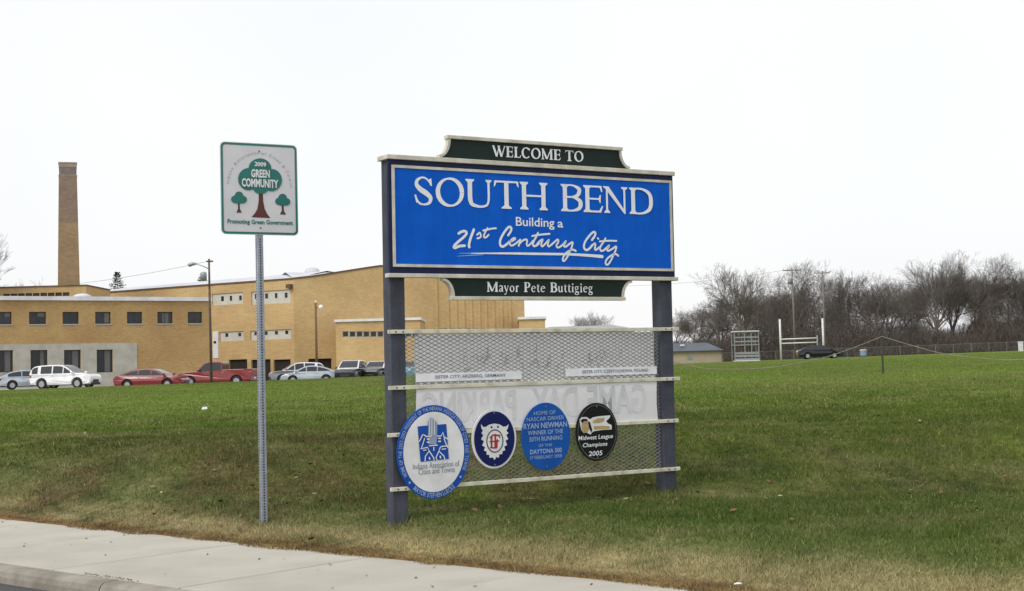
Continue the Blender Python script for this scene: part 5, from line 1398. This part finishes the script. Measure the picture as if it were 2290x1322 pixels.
tree(2, 30, 195, 622, 1.7, 'faint small treetop left of the smokestack', 'far single trees', 1.0, True)
# evergreens behind the school
def conifer(x, depth, ytop, w, label):
    p = at(x, ytop, depth); z0 = LOT_Z; h = p[2]-z0; e_ = empty('evergreen_tree', (p[0], depth, z0), random.random()*6, label, 'tree', 'evergreens behind the school')
    MB().tube([(0, 0, -.3), (0, 0, h*.97)], [.22, .03], 6).build('trunk', 'bark', e_)
    v_, t_ = [], []
    rd = random.Random(int(x))
    for k in range(420):
        u = rd.random()**.8; z = h*(.25+.73*u); L_ = w*(1-u)*rd.uniform(.5, 1.1)+.25; a = rd.uniform(0, 6.28); dr = Vector((math.cos(a), math.sin(a), rd.uniform(-.1, .35)))
        for j in range(9):
            f_ = rd.uniform(.2, 1); c_ = dr*L_*f_+Vector((0, 0, z)); s_ = rd.uniform(.12, .3); n = len(v_)
            v_ += [tuple(c_), tuple(c_+Vector((rd.uniform(-s_, s_), rd.uniform(-s_, s_), rd.uniform(-.12, .06)))), tuple(c_+dr*s_+Vector((rd.uniform(-.1, .1), rd.uniform(-.1, .1), rd.uniform(-.1, .1))))]
            t_.append((n, n+1, n+2))
    obj('crown', np_mesh('crown', np.array(v_), np.array(t_), None, 'needles'), e_)
conifer(263, 205, 604, 5.2, 'dark evergreen treetop above the hall roof right of the smokestack')
conifer(452, 205, 606, 3.6, 'small evergreen treetop beside the wooden utility pole')
# undergrowth below the woods: one tangled grey-brown mass of saplings, twigs and dead leaves
n = 150000
xx = rng.uniform(at(1500, 800, 262)[0], at(2420, 800, 262)[0], n); yy = rng.uniform(244, 282, n)
xp = 1145+FPX*xx/yy
hmax = np.interp(xp, [1500, 1600, 1660, 1720, 1800, 1900, 1960, 2060, 2160, 2300], [3.0, 3.6, 6.0, 9.0, 9.5, 8.5, 7.0, 4.8, 4.4, 6.0])*(.5+.9*vnoise(xx, yy*.2, 3.5, 8))
u_ = rng.random(n)**1.5
zz_ = terrain(xx, yy)+hmax*u_
L_ = rng.uniform(.5, 1.9, n)*(1-.3*u_); a = rng.normal(0, .45, n); wv = rng.uniform(.012, .040, n)*(1.2-.6*u_)
dx = np.sin(a)*L_; dz = np.cos(a)*L_
leaf = rng.random(n) < .22*(1-u_)
dx = np.where(leaf, rng.normal(0, .10, n), dx); dz = np.where(leaf, rng.normal(0, .10, n), dz); wv = np.where(leaf, .08, wv)
v3 = np.stack([np.stack([xx-wv, yy, zz_], 1), np.stack([xx+wv, yy+rng.normal(0, .05, n), zz_], 1), np.stack([xx+dx, yy+rng.normal(0, .2, n), zz_+dz], 1)], 1).reshape(-1, 3)
mixr = vnoise(xx, yy*.3, 7., 12)[:, None]
cb = np.array([.130, .096, .082])*(1-mixr)+np.array([.105, .096, .088])*mixr
cb = np.where(leaf[:, None], np.array([.14, .085, .065])*(1-mixr*.4), cb)*rng.uniform(.7, 1.25, n)[:, None]
tag(obj('undergrowth', np_mesh('undergrowth', v3, np.arange(3*n).reshape(-1, 3), np.repeat(cb, 3, 0), 'brush')), 'tangled reddish brown undergrowth filling the foot of the far woods', 'undergrowth', kind='stuff')

# ------------------------------------------------------------------ grass, leaves, litter
PL, PR = (s_o+s_u*.115)[:2], (s_o+s_u*2.975)[:2]
def blades(name, n, d0, d1, hlo, hhi, wlo, whi, seed, side=1.25, dens_pow=1.0, gain=1.5):
    g_ = np.random.default_rng(seed)
    # density falls off with distance from the verge
    u = g_.random(n)
    Y = d0*(d1/d0)**u if dens_pow == 1 else d0+(d1-d0)*u
    X = Y*(g_.uniform(-.40, .40, n)*side)
    s_, t_ = st_of(X, Y)
    ok = s_ > -.02+.15*(vnoise(t_, t_*0, .35, 77)-.5)+.07*(vnoise(t_, t_*0, 1.9, 78)-.5)-.03*g_.random(n)
    X, Y, s_ = X[ok], Y[ok], s_[ok]; n = len(X)
    Z = terrain(X, np.where(s_ < .01, Y+.03, Y)); Z = np.maximum(Z, WALK_Z+.005)
    tint = turf_tint(X, Y)
    clump = .6*fbm(X, Y, .30, 61)+.4*fbm(X, Y, 1.1, 63)
    h = (hlo+(hhi-hlo)*g_.random(n))*(.15+1.7*clump)
    h = h*(1+.9*np.exp(-(np.minimum(np.hypot(X-PL[0], Y-PL[1]), np.hypot(X-PR[0], Y-PR[1]))/.16)**2))
    h *= 1-.35*(s_ < .25)
    w = wlo+(whi-wlo)*g_.random(n)
    a = g_.uniform(0, 2*np.pi, n); lean = g_.normal(.0, .8, n)*h; la_ = g_.uniform(0, 2*np.pi, n)
    base = np.stack([X, Y, Z-.004], 1)
    dv = np.stack([np.cos(a)*w, np.sin(a)*w, np.zeros(n)], 1)
    tip = base+np.stack([np.cos(la_)*lean, np.sin(la_)*lean, h], 1)
    V = np.stack([base-dv, base+dv, tip], 1).reshape(-1, 3)
    var = g_.uniform(.72, 1.32, n)[:, None]
    pick = g_.random(n)
    straw = (pick > .945)[:, None]; lush = (pick < .18)[:, None]
    c = tint*var
    c = np.where(straw, c*.35+np.array([.36, .30, .15])*.65*var, c); c = np.where(lush, c*.6+np.array([.07, .15, .025])*.4, c)
    c = c*gain
    return np_mesh(name, V, np.arange(3*n).reshape(-1, 3), np.repeat(c, 3, 0), 'grass_blades')
tag(obj('near_grass', blades('near_grass', 980000, 7.5, 22., .016, .050, .0020, .0046, 5, side=1.6, gain=1.12)), 'short patchy green and straw grass on the bank around the signs', 'grass', kind='stuff')
tag(obj('field_grass', blades('field_grass', 520000, 17., 95., .020, .050, .004, .011, 6, gain=1.12)), 'mown green grass of the wide field beyond the bank', 'grass', kind='stuff')
# fallen leaves and bits on the turf and pavement
lv_, lt_, lc_ = [], [], []
def leafbit(x, y, z, r_, c_):
    a = random.uniform(0, 6.28); n = len(lv_); ti = random.uniform(-.6, .6)
    for k in range(5): lv_.append((x+r_*math.cos(a+k*1.257)*random.uniform(.6, 1.2), y+r_*math.sin(a+k*1.257)*random.uniform(.6, 1.2), z+r_*ti*math.sin(k*1.257)))
    for k in (1, 2, 3): lt_.append((n, n+k, n+k+1))
    lc_.extend([c_]*5)
cnt = 0
while cnt < 330:
    Y = random.uniform(10, 24); X = Y*random.uniform(-.42, .42); s_, t_ = st_of(X, Y)
    if s_ < .02: continue
    w_ = math.exp(-((Y-13.6)/1.3)**2)*(1.0 if X < -.5 else .45)+.12+.5*math.exp(-(s_/.25)**2)
    if random.random() > w_: continue
    b_ = random.uniform(.6, 1.3); pale = random.random() < .16
    leafbit(X, Y, tz(X, Y)+random.uniform(.03, .055), random.uniform(.012, .032), ((.34*b_, .29*b_, .20*b_) if pale else (.15*b_, .085*b_, .045*b_))); cnt += 1
for k in range(60):
    s_ = random.uniform(-WALK_W+.1, -.02); t_ = random.uniform(-9, 5); x, y = xy_of(s_, t_); b_ = random.uniform(.6, 1.4)
    leafbit(x, y, WALK_Z+.006, random.uniform(.006, .016), (.11*b_, .08*b_, .055*b_))
tag(obj('fallen_leaves', np_mesh('fallen_leaves', np.array(lv_), np.array(lt_), np.array(lc_), 'brush')), 'brown fallen leaves and bits scattered over grass and sidewalk', 'leaves', kind='stuff')
p = onz(1650, 1315, WALK_Z+.02); e_ = MB().add([(-.025, -.008, 0), (.025, -.01, .004), (.027, .01, .006), (-.022, .01, .003), (0, .0, .012)], [(0, 1, 4), (1, 2, 4), (2, 3, 4), (3, 0, 4)]).build('paper_scrap', 'scrap_white', loc=(p[0], p[1], tz(p[0], p[1])+.03 if st_of(p[0], p[1])[0] > 0 else WALK_Z+.01))
tag(e_, 'small white paper scrap at the grass edge of the sidewalk', 'litter')
for x, y in ((457, 918),):
    p = ground(x, y, 12); e_ = MB().add([(-.06, 0, 0), (.06, .02, .01), (.05, .05, .06), (-.05, .04, .05)], [(0, 1, 2, 3)]).build('paper_scrap', 'scrap_white', loc=(p[0], p[1], p[2]+.02)); tag(e_, 'small white scrap lying on the field left of the steel post' if x < 1000 else 'small white scrap lying on the field left of the rope stake', 'litter')
